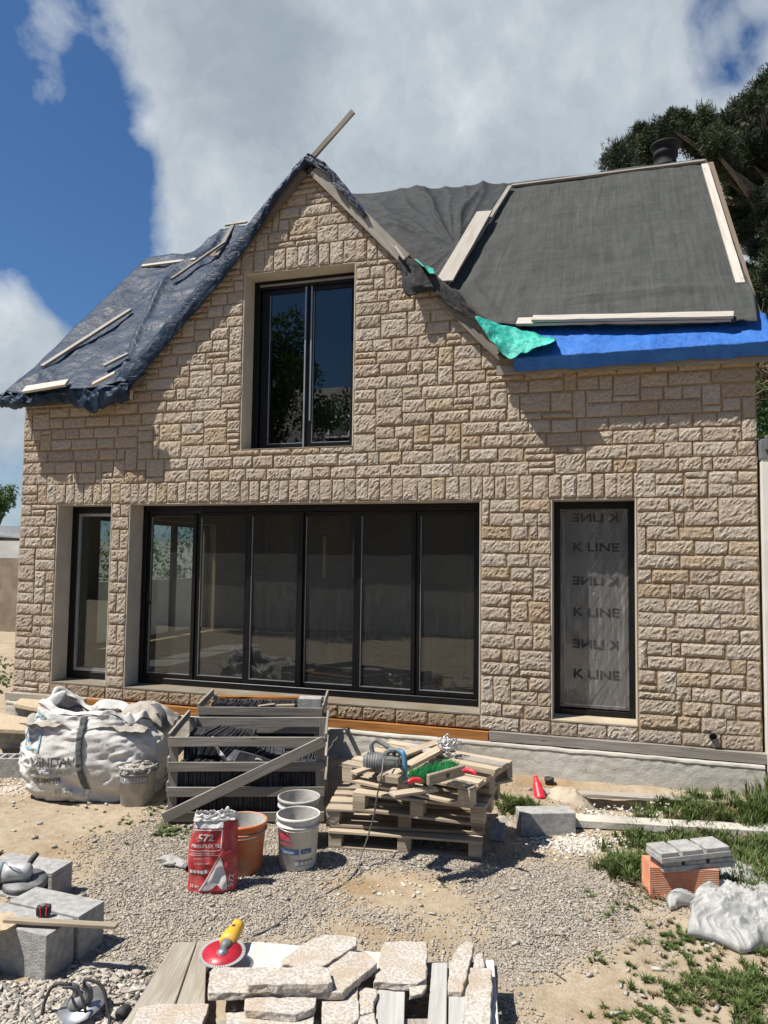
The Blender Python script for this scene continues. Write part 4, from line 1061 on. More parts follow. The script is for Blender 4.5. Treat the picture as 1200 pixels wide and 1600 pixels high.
def pine(root, base, hub, lim, seed, per, size, outl, needle=.09):
    """trunk to hub, limbs to each clump group"""
    r = random.Random(seed); mb = MB()
    top = max(hub, key=lambda p: p[2]); base = Vector(base)
    tr = curve([base, base.lerp(Vector(top), .35)+Vector((.3, 0, 0)), base.lerp(Vector(top), .7), Vector(top)], 6)
    mb.tube(tr, [lim*(1-.85*i/len(tr)) for i in range(len(tr))], 10)
    for (c, rr) in outl:
        c = Vector(c); k = min(range(len(tr)), key=lambda i: (tr[i]-c).length+max(0, tr[i].z-c.z+.6)*2)
        s = tr[k]; mid = s.lerp(c, .5)+Vector((r.uniform(-.3, .3), r.uniform(-.3, .3), -.25))
        mb.tube(curve([s, mid, c], 4), [.10*(1-.8*i/8)+.01 for i in range(9)], 5)
    mb.build('trunk', M_BARK, root, True)
def big_pine():
    r = random.Random(5)
    base = F(1215, 700, 11.0); base.z = 0
    root = empty('pine_tree', (base.x, 11.0, 0), 0, 'tall dark pine tree rising behind the right end of the roof', 'tree')
    cl = []
    # crown silhouette control points (pixels) at depth about 9-12
    rows = [(950, 262, 14), (972, 250, 18), (968, 232, 12), (990, 222, 16), (1000, 205, 13), (1000, 245, 20), (1018, 232, 22), (1030, 206, 20), (1046, 196, 14), (1055, 180, 13), (1062, 210, 24), (1082, 190, 18), (1100, 188, 16), (1085, 225, 26),
            (1110, 205, 20), (1128, 200, 18), (1115, 240, 28), (1145, 225, 24), (1148, 188, 18), (1160, 172, 18), (1172, 190, 24), (1178, 160, 15), (1190, 148, 14), (1200, 135, 18), (1215, 160, 30), (1240, 120, 40), (1195, 205, 28), (1165, 240, 30), (1135, 262, 24),
            (1190, 255, 30), (1225, 230, 40), (1150, 290, 26), (1180, 300, 30), (1215, 310, 34), (1140, 320, 18), (1165, 335, 24), (1195, 350, 28), (1225, 370, 36), (1160, 370, 14), (1180, 392, 20), (1210, 415, 28), (1190, 440, 18), (1172, 425, 12), (1240, 460, 40), (1200, 470, 16), (1195, 500, 16), (1215, 530, 24), (1180, 470, 10),
            (1300, 200, 60), (1320, 350, 70), (1290, 480, 50), (1290, 80, 50)]
    for (u, v, rp) in rows:
        y = r.uniform(9.0, 12.5); c = F(u, v, y); mpp = (y+7.4)/1150*.98; R0 = rp*mpp
        n = max(4, int(rp/3))
        for _ in range(n):
            d = Vector((r.gauss(0, 1), r.gauss(0, 1), r.gauss(0, 1))).normalized()*R0*r.uniform(.2, 1.0)
            cl.append((c+d, r.uniform(.14, .30)*(1 if rp > 16 else .8)))
    leafmesh('crown', M_PINEL, root, cl, 2600, .085, 3, .2, True, .05)
    tops = [F(1200, 150, 11.0), F(1060, 215, 10.5)]
    pine(root, base, [tops[0]], .32, 3, 0, 0, [c for c in cl[::9]])
    # dry fan of dead fronds by the corner of the roof
    cl2 = [(F(1188+r.uniform(-4, 10), 560+r.uniform(-30, 60), 8.0), .3) for _ in range(14)]
    o = leafmesh('dead_branches', M_DRY, root, cl2, 500, .35, 8, .04, True, .1)
big_pine()
def hedge_right():
    p = F(1196, 625, 6.0); root = empty('shrub', (p.x, 8.0, 0), 0, 'leafy green shrub between the house corner and the white building', 'shrub')
    cl = [(F(1186+k*9 % 30, 590+(k*17) % 150, 8.0+(k % 3)*.3), .36) for k in range(44)]
    leafmesh('foliage', M_LEAF, root, cl, 900, .09, 4, .6)
    mb = MB(); mb.tube([(p.x+.6, 8.2, 0), (p.x+.7, 8.2, 2.5), (p.x+.5, 8.2, 4.3)], [.08, .06, .02], 7); mb.build('trunk', M_BARK, root)
hedge_right()
def broad_tree(label, u, v, y, rpx, h0, seed, name='leafy_tree', per=260, size=.16, clumps=46, span=1.0, loc=None):
    r = random.Random(seed)
    c = F(u, v, y) if loc is None else Vector(loc); mpp = (y+7.4)/1150 if loc is None else 1
    R0 = rpx*mpp
    root = empty(name, (c.x, c.y, 0), 0, label, 'tree')
    cl = []
    for _ in range(clumps):
        d = Vector((r.gauss(0, 1), r.gauss(0, 1), r.gauss(0, 1)*.8)).normalized()*R0*r.uniform(.35, .95)
        cl.append((c+d, R0*r.uniform(.16, .30)))
    leafmesh('crown', M_LEAF, root, cl, per, size, seed, .6)
    mb = MB(); b = Vector((c.x, c.y, 0)); mb.tube(curve([b, b.lerp(c, .5)+Vector((.2, 0, 0)), c], 5), [.22-.016*i for i in range(11)], 8)
    for k, r_ in cl[::5]: mb.tube([b.lerp(c, .6), b.lerp(c, .6).lerp(k, .5)+Vector((0, 0, -.2)), k], [.09, .05, .015], 5)
    mb.build('trunk', M_BARK, root, True)
    return root
broad_tree('dark leafy tree above the white wall at the left edge', -16, 782, 16, 50, 0, 21, per=1500, size=.15, clumps=60)
# what stands behind the photographer shows in the window panes
def behind():
    root = empty('neighbour_house', (-8, -30, 0), 0, 'house with a dark slate roof mirrored in the upstairs window', 'house')
    mb = MB(); mb.bx(-30, 4, -34, -24, 0, 4.6); mb.build('wall', M_TANW, root)
    mb = MB()
    for s in (1, -1):
        y0, y1 = -29, -29+s*5.5
        P = [Vector((-30.4, y1, 4.4)), Vector((4.4, y1, 4.4)), Vector((4.4, y0, 11.3)), Vector((-30.4, y0, 11.3))]
        mb.prism(P, (0, 0, .12))
    rf = mb.build('roof', M_SLATE, root)
    n = Vector((0, 6.9, 5.5)).normalized(); 
    def roofpt(x, k): return Vector((x, -29+5.5*k, 11.42-6.9*k))
    mb = MB(); a, b, c, d = roofpt(-13.7, .28), roofpt(-12.4, .28), roofpt(-12.4, .48), roofpt(-13.7, .48)
    mb.prism([a, d, c, b], n*.12); sk = mb.build('roof_window', M_GREYALU, root)
    e = n*.125; mb = MB(); q = lambda x, k: roofpt(x, k)+e; mb.prism([q(-13.58, .30), q(-13.58, .46), q(-12.52, .46), q(-12.52, .30)], n*.01); mb.build('pane', M_COPE, sk)
    broad_tree('dark bushy tree mirrored in the left pane of the upstairs window', 0, 0, 0, 3.0, 0, 31, 'garden_tree', per=900, size=.2, clumps=40, loc=(-12.2, -16, 8.2))
    mb = MB(); mb.bx(-16, 6, -13.2, -13.0, -.1, 2.3); tag(mb.build('garden_wall', M_WHITEW, None), 'pale boundary wall behind the photographer, mirrored in the ground floor glass', 'wall')
    # hedge and wall seen through the side window of the room
    root = empty('hedge', (-11.5, 8, 0), 0, 'green hedge seen through the left panes of the wide glazed opening', 'hedge')
    rr = random.Random(9); cl = [(Vector((-11.6+rr.uniform(-.4, .4), 6.6+k*.17, 2.0+rr.uniform(-.5, .8))), .45) for k in range(40)]
    leafmesh('foliage', M_LEAF, root, cl, 420, .10, 6, .6)
    mb = MB(); mb.tube([(-11.6, 8, 0), (-11.6, 8, 1.0), (-11.5, 8.3, 2.2)], .06, 6); mb.build('stem', M_BARK, root)
    mb = MB(); mb.bx(-11.0, -10.85, 5.6, 13.0, -.1, 1.6); tag(mb.build('garden_wall', M_WHITEW, None), 'pale side wall of the garden seen through the room', 'wall')
behind()

# ================================================================== OBJECTS ON THE GROUND
def wpt(M): return lambda *p: M @ Vector(p)
# ---- pallets -------------------------------------------------------------
def pallet(M, label, W=1.15, Dp=.78, mat=None, stamp=False, deck=5, z_h=.144):
    mat = mat or M_PINE
    root = empty('pallet', M=M, label=label, cat='pallet', group='pallets in the stack')
    bh = .078; t = .02
    for iy, y in enumerate((.05, Dp/2, Dp-.05)):
        mb = MB(); mb.beam((0, y, t/2), (W, y, t/2), .10, t, jit=.001); mb.build('runner', mat, root, local=True, bevel=.002)
        for x in (.05, W/2, W-.05):
            mb = MB(); mb.bx(x-.05, x+.05, y-.05+.001*iy, y+.05, t, t+bh); b = mb.build('block', mat, root, local=True, bevel=.003)
            if stamp and iy == 0 and x != W/2:
                mb = MB(); Mx = Matrix.Translation((x, y-.052, t+bh/2)) @ Matrix.Rotation(R(90), 4, 'X')
                mb.tube([Mx @ Vector((.038*math.cos(a*.314), .026*math.sin(a*.314), 0)) for a in range(20)], .0018, 4, closed=True)
                mb.build('stamp', M_INK, b, local=True)
                text_part('EPAL', .022, M_INK, b, lambda a, c, x=x: Vector((x+a, .0475-.001+y-.05-.0015-.046, t+bh/2+c)), name='lettering')
    for x in (.05, W/2, W-.05):
        mb = MB(); mb.beam((x, 0, t+bh+t/2), (x, Dp, t+bh+t/2), .10, t, jit=.001); mb.build('stretcher', mat, root, local=True, bevel=.002)
    for k in range(deck):
        y = .05+(Dp-.10)*k/(deck-1)
        mb = MB(); mb.beam((-.002, y, t*2.5+bh), (W+.002, y, t*2.5+bh), rnd.choice((.095, .12)), t, jit=.002, seg=3); mb.build('deck_board', mat, root, local=True, bevel=.002)
    return root
P0 = place(513, 1326, -9)
pallet(P0, 'bottom pallet of the stack, standing on the gravel')
E0 = P0 @ Matrix.Translation((-.03, .04, .146)) @ Matrix.Rotation(R(3), 4, 'Z')
pallet(E0, 'second pallet from the ground with round stamps on its blocks', 1.2, .8, M_PINE, True)
E1 = P0 @ Matrix.Translation((.18, .0, .292)) @ Matrix.Rotation(R(-9), 4, 'Z')
pallet(E1, 'third pallet from the ground, thin and slightly turned', 1.0, .72, M_PINE, z_h=.12)
E2 = P0 @ Matrix.Translation((.05, .22, .442)) @ Matrix.Rotation(R(-24), 4, 'Z') @ Matrix.Rotation(R(2.5), 4, 'X')
pallet(E2, 'topmost pallet, turned askew and tilted under the loose boards', 1.12, .75, M_PINE, deck=6)
def PZ(u, v, z=.62): return Z(u, v, z)
def loose(u0, v0, u1, v1, z, w, t, label, mat=M_PINE, dz=0.0, up=(0, 0, 1), group=None):
    a = PZ(u0, v0, z); b = PZ(u1, v1, z+dz); mb = MB(); mb.beam(a, b, w, t, up=up, seg=3, jit=.0015)
    return tag(mb.build('board', mat, None, bevel=.002), label, 'board', group)
loose(598, 1218, 702, 1163, .665, .09, .03, 'fresh board lying across the pallet stack beside the green brush')
loose(580, 1196, 690, 1158, .64, .10, .022, 'thin board lying at the back of the top pallet')
loose(552, 1208, 590, 1196, .665, .07, .02, 'short offcut under the breaker on the pallets')
loose(690, 1178, 790, 1196, .625, .11, .022, 'wide grey board along the right back of the pallet stack', M_WOODL)
loose(700, 1189, 778, 1204, .66, .09, .03, 'pale board angled over the right edge of the stack')
loose(593, 1214, 625, 1218, .675, .07, .045, 'short square offcut in front of the breaker')
loose(738, 1231, 762, 1232, .50, .08, .02, 'small offcut on the right of the third pallet')
loose(700, 1243, 742, 1246, .47, .07, .02, 'narrow offcut lying low at the front right of the stack')
loose(640, 1166, 715, 1182, .64, .09, .02, 'grey slat between the breaker and the wire tangle', M_WOODL)
loose(612, 1242, 680, 1232, .615, .09, .02, 'pale slat in front of the topmost pallet')
loose(757, 1225, 797, 1218, .50, .07, .018, 'slat poking out of the right side of the stack')
# blocky brush with green bristles
def brush():
    a = PZ(668, 1219, .70); b = PZ(725, 1203, .70); c = (a+b)/2
    root = empty('broom_head', c, 0, 'wooden broom head with green bristles on the pallet stack', 'broom head')
    mb = MB(); d = (b-a).normalized(); mb.beam(a, b, .03, .075, seg=4, jit=.001); mb.build('head', M_PINE, root, bevel=.006)
    side = Vector((0, 0, 1)).cross(d).normalized(); 
    mb = MB(); Mx = Matrix.Translation((a+b)/2-side*0+Vector((0, 0, 0))); 
    fr = d.cross(Vector((0, 0, 1))).normalized()
    M = Matrix.Translation(c+fr*.016) @ fr.to_track_quat('Z', 'Y').to_matrix().to_4x4()
    mb.lathe([(.016, 0), (.016, .003), (.001, .003)], 16, M); mb.build('handle_hole', M_RUB, root, True)
    mb = MB(); r = random.Random(2)
    for _ in range(3400):
        p = a.lerp(b, r.uniform(-.12, .98))-fr*(.02+r.random()*.13)+Vector((0, 0, r.uniform(-.03, .03)))
        e = p+Vector((r.gauss(0, .02), r.gauss(0, .02), r.uniform(.02, .055))); w = Vector((r.gauss(0, 1), r.gauss(0, 1), 0)).normalized()*.0022
        mb.add([p-w, p+w, e], [[0, 1, 2]])
    o = mb.build('bristles', M_BRIST, root)
brush()
def clamp(u, v, z, rz, label):
    p = Z(u, v, z); M = Matrix.Translation(p) @ Matrix.Rotation(rz, 4, 'Z')
    root = empty('clamp', M=M, label=label, cat='clamp')
    mb = MB(); mb.tube(curve([(-.05, 0, .02), (-.02, .004, .032), (.03, 0, .03), (.055, -.005, .012)], 4), [.009, .012, .013, .014, .015, .015, .015, .014, .014, .013, .012, .011, .009][:13], 10); mb.build('handle', M_REDP, root, True, local=True)
    mb = MB(); mb.tube(curve([(-.05, .012, .01), (-.01, .015, .018), (.035, .012, .012)], 4), .009, 8); mb.build('jaw', M_REDP, root, True, local=True)
    mb = MB(); mb.box((-.06, .006, .018), (.03, .02, .014)); mb.build('pad', M_RUB, root, local=True, bevel=.003)
clamp(648, 1226, .69, .7, 'red plastic clamp lying left of the green brush')
clamp(733, 1211, .70, -.3, 'red plastic clamp lying right of the green brush')
def wires():
    r = random.Random(4); c = PZ(702, 1172, .68); mb = MB(); pts = []
    for k in range(46):
        a = k*.9+r.uniform(-.3, .3); rad = r.uniform(.03, .095); pts.append(c+Vector((rad*math.cos(a)*1.1, rad*math.sin(a), r.uniform(0, .11))))
    mb.tube(curve(pts, 5), .0045, 6); tag(mb.build('tangled_cord', M_STEEL, None, True), 'tangle of grey cord on the back of the pallet stack', 'cord')
wires()
def breaker():
    c = Z(603, 1192, .70); M = Matrix.Translation(c) @ Matrix.Rotation(CAMROT+R(-8), 4, 'Z')
    root = empty('power_breaker', M=M, label='dark grey electric mixer with a blue handle lying on the pallet stack', cat='power tool')
    X = Matrix.Rotation(R(90), 4, 'Y')
    mb = MB(); mb.lathe([(.0, -.165), (.045, -.165), (.062, -.15), (.068, -.12), (.068, -.03), (.058, -.02), (.058, .06), (.05, .08), (.0, .085)], 28, Matrix.Translation((0, 0, .0)) @ X, tone=.5)
    for k in range(5): mb.lathe([(.0685, -.14+.018*k), (.0715, -.138+.018*k), (.0715, -.131+.018*k), (.0685, -.129+.018*k)], 28, X)
    mb.build('motor_housing', M_TOOLG, root, True, local=True)
    mb = MB(); mb.box((.05, 0, -.005), (.10, .10, .11)); mb.tube(curve([(-.02, 0, .05), (.02, .0, .085), (.09, 0, .09), (.12, 0, .06)], 4), .02, 10); mb.build('gearbox', M_TOOLG, root, local=True, bevel=.012, bseg=2)
    mb = MB(); mb.tube(curve([(.10, -.03, .10), (.135, -.06, .085), (.15, -.075, .0), (.145, -.07, -.07), (.12, -.03, -.095), (.08, .0, -.08)], 6), .019, 10); mb.build('handle', M_TOOLB, root, True, local=True)
    mb = MB(); mb.tube(curve([(-.10, .02, .05), (-.115, .03, .12), (-.08, .035, .15), (-.02, .03, .125), (.04, .01, .10), (.10, -.02, .10)], 6), .017, 10); mb.build('front_handle', M_TOOLG, root, True, local=True)
    mb = MB(); mb.lathe([(.014, 0), (.014, .07), (.0, .075)], 12, Matrix.Translation((.07, -.07, .08)) @ Matrix.Rotation(R(60), 4, 'X')); mb.build('cable_boot', M_RUB, root, True, local=True)
breaker()
def gcurve(L, dz=.008, n=8): return curve([Vector(G(u, v))+Vector((0, 0, dz)) for u, v in L], n)
def cable_main():
    pts = [Z(604, 1178, .79), Z(599, 1190, .775), Z(596, 1212, .70), Z(590, 1240, .55), Z(584, 1275, .36), Z(574, 1310, .17), Z(565, 1335, .06)]
    g = [Vector(G(u, v))+Vector((0, 0, .008)) for u, v in [(556, 1362), (540, 1380), (505, 1400), (470, 1418), (430, 1448), (388, 1468)]]
    mb = MB(); mb.tube(curve(pts+g, 8), .0058, 7); tag(mb.build('power_cable', M_CABLE, None, True), 'grey power cable hanging from the mixer and trailing over the gravel', 'cable')
    mb = MB(); mb.tube(gcurve([(618, 1336), (604, 1348), (585, 1352), (568, 1362), (556, 1372)]), .005, 6); tag(mb.build('cable_piece', M_CABLE, None, True), 'thin dark cable on the gravel before the pallet stack', 'cable')
cable_main()

# ---- slate crates ---------------------------------------------------------
def crate_local(M, W, Dp, H, label, diag=True, front=5, name='slate_crate'):
    root = empty(name, M=M, label=label, cat='crate')
    def bd(nm, a, b, w, t, up): mb = MB(); mb.beam(a, b, w, t, up=up, seg=4, jit=.002, sag=0); return mb.build(nm, M_WOODG, root, local=True, bevel=.002)
    for x in (.03, W-.03):
        for y in (.012, Dp-.012): bd('post', (x, y+.0, .02), (x, y, H), .07, .022, (0, 1, 0))
    zs = [.06+(H-.09)*k/(front-1) for k in range(front)]
    for z in zs: bd('front_slat', (-.01, -.011, z), (W+.01, -.011, z), .075, .02, (0, 1, 0))
    for z in (H-.05, H-.25, H-.45): bd('back_slat', (-.01, Dp+.011, z), (W+.01, Dp+.011, z), .09, .02, (0, 1, 0))
    for x in (-.012, W+.012):
        for z in (.10, .30, .50): bd('side_slat', (x, .0, z), (x, Dp, z), .08, .02, (1, 0, 0))
    for x in (-.012, W+.012): bd('top_rail', (x, -.0, H+.0), (x, Dp, H+.03), .07, .02, (1, 0, 0))
    if diag: bd('brace', (-.03, -.033, .06), (W+.0, -.033, H-.02), .085, .022, (0, 1, 0))
    for y in (.06, Dp/2, Dp-.06): bd('skid', (0, y, .01), (W, y, .01), .09, .02, (0, 0, 1))
    return root
A0 = place(262, 1288, 3)
CW, CDp, CH = 1.27, .80, .70
crate_local(A0, CW, CDp, CH, 'open slatted crate of slates with a diagonal brace, nearest the camera', True, 4)
A1 = A0 @ Matrix.Translation((.06, .90, .03)) @ Matrix.Rotation(R(-3), 4, 'Z')
crate_local(A1, 1.16, .62, .74, 'second crate of slates standing behind, close to the sill', False)
def slates(M, W, Dp, rows, label, seed, fallen=True):
    r = random.Random(seed); mb = MB()
    for (y0, z0, xa, xb, hh) in rows:
        x = xa
        while x < xb:
            t = r.uniform(.0045, .0075); h = hh+r.uniform(-.012, .014); dy = r.uniform(-.012, .012)
            lean = r.uniform(-.006, .006)
            vs = [(x, y0+dy, z0), (x+t, y0+dy, z0), (x+t, y0+dy+.22, z0), (x, y0+dy+.22, z0)]
            top = [(a+lean, b, z0+h) for a, b, _ in vs]
            mb.add([M @ Vector(p) for p in vs+top], [[0, 1, 5, 4], [1, 2, 6, 5], [2, 3, 7, 6], [3, 0, 4, 7], [4, 5, 6, 7]])
            x += t+r.uniform(.0, .004)
    if fallen:
        # a run of slates that has slid over, fanned out
        n = 62
        for k in range(n):
            a = k/n; x = .22+.52*a; y = .42-.08*math.sin(a*3)+r.uniform(-.01, .01); ang = R(12+66*a**.8+r.uniform(-3, 3))
            z = .50+.02*math.sin(a*5)-.04*a
            Q = M @ Matrix.Translation((x, y, z)) @ Matrix.Rotation(R(-15+25*a), 4, 'Z') @ Matrix.Rotation(ang, 4, 'Y')
            mb.box((0, 0, .09), (.006, .34, .19+r.uniform(-.01, .01)), Q)
        for k in range(26):
            a = k/26; Q = M @ Matrix.Translation((.42+.25*a, .16+.02*a, .46-.03*a)) @ Matrix.Rotation(R(40), 4, 'Z') @ Matrix.Rotation(R(35+40*a), 4, 'Y')
            mb.box((0, 0, .06), (.006, .28, .13), Q)
    o = mb.build('slates', M_SLATE, None); return tag(o, label, 'slates', kind='stuff')
slates(A0, CW, CDp, [(.04, .03, .05, CW-.05, .24), (.04, .29, .05, CW-.07, .16), (.30, .03, .05, CW-.05, .36), (.54, .03, .05, CW-.05, .36), (.54, .40, .05, .62, .20), (.30, .40, .05, .35, .16)], 'stacked black roofing slates in the nearest crate, some fallen over', 3)
slates(A1, 1.16, .62, [(.04, .03, .05, 1.11, .66), (.30, .03, .05, 1.11, .68)], 'tightly packed black slates filling the crate behind', 5, False)
Ml = A1 @ Matrix.Translation((0, 0, 0))
mb = MB(); mb.box((1.04, .14, .775), (.22, .16, .09), A1); tag(mb.build('concrete_offcut', M_BLOCK, None, bevel=.004), 'small grey concrete piece on the right end of the rear crate', 'concrete block')
for (x, y, l, a, lb) in ((.62, .12, .16, 20, 'fresh wood offcut lying left on the rear slates'), (.80, .13, .18, -4, 'fresh wood offcut lying beside the concrete piece on the slates')):
    Q = A1 @ Matrix.Translation((x, y, .735)) @ Matrix.Rotation(R(a), 4, 'Z'); mb = MB(); mb.beam(Q @ Vector((-l/2, 0, 0)), Q @ Vector((l/2, 0, .01)), .055, .018); tag(mb.build('wood_offcut', M_PINE, None, bevel=.002), lb, 'board')
Q = A1; mb = MB()
mb.beam(Q @ Vector((.08, .50, .745)), Q @ Vector((1.1, .52, .745)), .09, .02, jit=.004, seg=8); tag(mb.build('board', M_ORNG, None), 'stained brown board lying along the back of the rear crate', 'board')

# ---- gloves --------------------------------------------------------------
def glove(M, label, mat=M_GLOVE, curl=.5, seed=1):
    """work glove lying limp: palm, cuff, four fingers and a thumb in one mesh"""
    r = random.Random(seed)
    def chain(pts, rad, n=8): 
        c = curve(pts, 3); k = len(c); mb.tube([M @ p for p in c], [rad[0]+(rad[1]-rad[0])*i/(k-1) for i in range(k)], n)
    root = empty('work_glove', M=M, label=label, cat='glove')
    mb = MB()
    def palm(s, t):
        a = s*2*math.pi; y = -.10+.19*t; w = .042+.008*math.sin(t*3); h = .018+.006*math.sin(t*6+2)
        return M @ Vector((w*math.cos(a), y, .024+h*math.sin(a)+.004*math.sin(a*3+t*9)))
    mb.grid(20, 10, palm)
    for k, (x, L) in enumerate(((-.032, .065), (-.011, .078), (.011, .074), (.032, .055))):
        b = r.uniform(-.012, .012); chain([(x, .07, .024), (x*1.1+b, .10, .034), (x*1.15+b*2, .09+L*.6, .03), (x*1.1+b*2, .09+L, .014)], (.0125, .0095))
    chain([(-.036, -.02, .024), (-.062, .01, .03), (-.075, .045, .022), (-.072, .065, .014)], (.014, .010))
    mb.build('glove_body', mat, root, True)
    mb = MB(); mb.grid(20, 4, lambda s, t: M @ Vector(((.043+.006*t)*math.cos(s*2*math.pi), -.10-.045*t, .026+(.02+.004*t)*math.sin(s*2*math.pi)))); mb.build('cuff', M_TOOLG, root, True, solid=.003)
glove(place(277, 1352, 55), 'crumpled grey work glove on the gravel left of the red sack', seed=3)
glove(A0 @ Matrix.Translation((.60, .14, .46)) @ Matrix.Rotation(R(-80), 4, 'Z'), 'pale work glove lying on the slates inside the front crate', seed=5)
# folded grey strip of sheet in the crate
mb = MB(); mb.grid(20, 10, lambda s, t: A0 @ Vector((.33+.14*s-.03*t+.01*math.sin(t*9), .10+.10*t, .62-.17*s+.05*t*(1-s)+.018*math.sin(s*11+t*6))))
tag(mb.build('bent_sheet', M_ALU, None, True, solid=.003), 'bent grey sheet offcut lying on the slates in the front crate', 'sheet offcut')

# ---- rubble sack ------------------------------------------------------------
def big_bag():
    M = place(158, 1232, 2); root = empty('rubble_sack', M=M, label='big white woven rubble sack with printed lettering, full and slumped', cat='sack')
    HX, HY, H = .64, .44, .74
    def surf(s, t):
        a = s*2*math.pi; ca, sa = math.cos(a), math.sin(a); e = .62
        bx = math.copysign(abs(ca)**e, ca); by = math.copysign(abs(sa)**e, sa)
        prof = .86+.17*math.sin(min(1, t*1.12)*math.pi*.95)-.10*sst(.75, 1, t)
        x = HX*bx*prof; y = HY*by*prof; z = H*t
        z += (.10*noise.noise(Vector((ca*1.7, sa*1.7, 7)))-.08*ca)*sst(.55, 1, t) - .03*sst(.5, 0, t)*0
        x += .03*noise.noise(Vector((ca*2, sa*2, t*3)))-.03*t
        p = Vector((x, y, z)); 
        w = .020*noise.noise(Vector((x*2.6, y*2.6, z*4+x*2)))+.017*(.5-abs(noise.noise(Vector((x*2.4+z*3, y*4, z*7+x*5))))*2)*(1.3-.5*t)+.010*(.4-abs(noise.noise(Vector((x*8-z*5, y*8, z*13))))*2)+.004*noise.noise(Vector((x*28, y*28, z*32)))
        w += .018*math.sin(z*34+2.5*math.sin(x*5))*sst(.38, .05, t)*(1-.3*abs(ca))
        n = Vector((bx, by, 0)).normalized(); p += n*w*1.35
        return p
    mb = MB(); mb.grid(180, 90, surf); mb.build('bag_body', M_SACK, root, True, local=True, solid=.003)
    # loose skirt of fabric folded open at the top
    def skirt(s, t):
        a = s*2*math.pi; q = surf(s, 1.0); c = Vector((-.03, 0, 0)); d = Vector((q.x-c.x, q.y, 0)); dn = d.normalized()
        fold = noise.noise(Vector((math.cos(a)*2.6, math.sin(a)*2.6, 1)))
        up = .045*math.sin(t*math.pi*.9)*(1+1.6*max(0, fold)*1.2)
        spike = .15*math.exp(-((math.sin((a-3.35)/2))/.06)**2)+.10*math.exp(-((math.sin((a-5.4)/2))/.07)**2)+.09*math.exp(-((math.sin((a-1.1)/2))/.09)**2)
        inn = (.30+.6*max(0, .35-fold))*t
        p = q-d*inn*.55+Vector((0, 0, up+spike*t-.05*t))+dn*(.05*math.sin(t*3)*fold)
        p += dn*.03*noise.noise(Vector((p.x*7, p.y*7, p.z*9)))+Vector((0, 0, .03*noise.noise(Vector((p.x*8, p.y*8, 3)))))
        return p
    mb = MB(); mb.grid(160, 20, skirt); mb.build('top_flap', M_SACK, root, True, local=True, solid=.003)
    mb = MB(); mb.grid(40, 26, lambda s, t: Vector((-.62+1.12*s, -.40+.78*t, .69+.05*noise.noise(Vector((s*5, t*5, 2)))+.05*noise.noise(Vector((s*13, t*13, 5)))-.07*s))); mb.build('contents', M_LINER, root, True, local=True)
    mb = MB(); mb.grid(26, 16, lambda s, t: Vector((.18+.50*s, -.16+.46*t+.05*s, .67+.17*math.sin(math.pi*min(1, t*.9+.05))*math.sin(math.pi*(.12+.8*s))+.03*noise.noise(Vector((s*7, t*7, 4)))-.09*s))); mb.build('folded_corner', M_LINER, root, True, local=True, solid=.004)
    def front(x, z, off=.006):
        # nearest point of the front of the body at this x, z
        best = None
        for k in range(60):
            s = .5+.5*(k/59); q = surf(s, max(0.0, min(1.0, z/H)))
            if best is None or abs(q.x-x) < best[0]: best = (abs(q.x-x), q, s)
        s = best[2]; lo, hi = s-.009, s+.009; t = max(0.0, min(1.0, z/H))
        for _ in range(10):
            m_ = (lo+hi)/2
            if surf(m_, t).x < x: lo = m_
            else: hi = m_
        q = surf((lo+hi)/2, t); n = Vector((q.x*.5, q.y, 0)).normalized(); q = q+n*(off+.009); q.x = x; return q
    for (xa, w, nm) in ((-.05, .055, 'strap'),):
        mb = MB(); mb.grid(4, 46, lambda s, t: front(xa+.06*(1-t)-.03*math.sin(t*3)+w*(s-.5), .12+.61*t, .012)); mb.build(nm, M_STRAP, root, True, local=True, solid=.004)
    mb = MB(); mb.grid(4, 14, lambda s, t: front(.0+.02*t, .04+.08*t, .012)+Vector((.04*(s-.5), 0, 0))); mb.build('strap_end', M_SACK, root, True, local=True, solid=.003)
    mb = MB(); P = [(.48, -.05, .80), (.54, -.16, .80), (.61, -.22, .74), (.64, -.24, .62)]
    c = curve([Vector(p) for p in P], 6); mb.grid(3, len(c)-1, lambda s, t: c[int(round(t*(len(c)-1)))]+Vector((.05*(s-.5), .05*(s-.5), 0))); mb.build('strap', M_STRAP, root, True, local=True, solid=.004)
    f = lambda x0, z0, tilt=0.0: (lambda x, y: front(x0+x, z0+y+tilt*x))
    text_part('VENDAU', .112, M_INK, root, f(-.285, .36, .03), sx=.92)
    text_part('MATERIAUX', .07, M_LABG, root, f(-.30, .265, .04), thick=False)
    text_part('QUIMPER', .062, M_INK, root, f(-.34, .195, .02))
    text_part('.. .. 17 13', .075, M_LABG, root, f(-.24, .095, .02), thick=False)
    # blue printed panel: frame and brush strokes
    mb = MB()
    for (x0, x1, z0, z1) in ((-.60, -.42, .66, .675), (-.60, -.42, .45, .465), (-.60, -.585, .465, .66), (-.435, -.42, .465, .66)):
        mb.grid(8, 6, lambda s, t: front(x0+(x1-x0)*s, z0+(z1-z0)*t, .008))
    for k in range(4): mb.grid(10, 3, lambda s, t: front(-.57+.12*s, .49+.04*k+.04*s+.012*t+.012*math.sin(s*9+k), .008))
    mb.build('print', M_INKB, root, True, local=True)
big_bag()

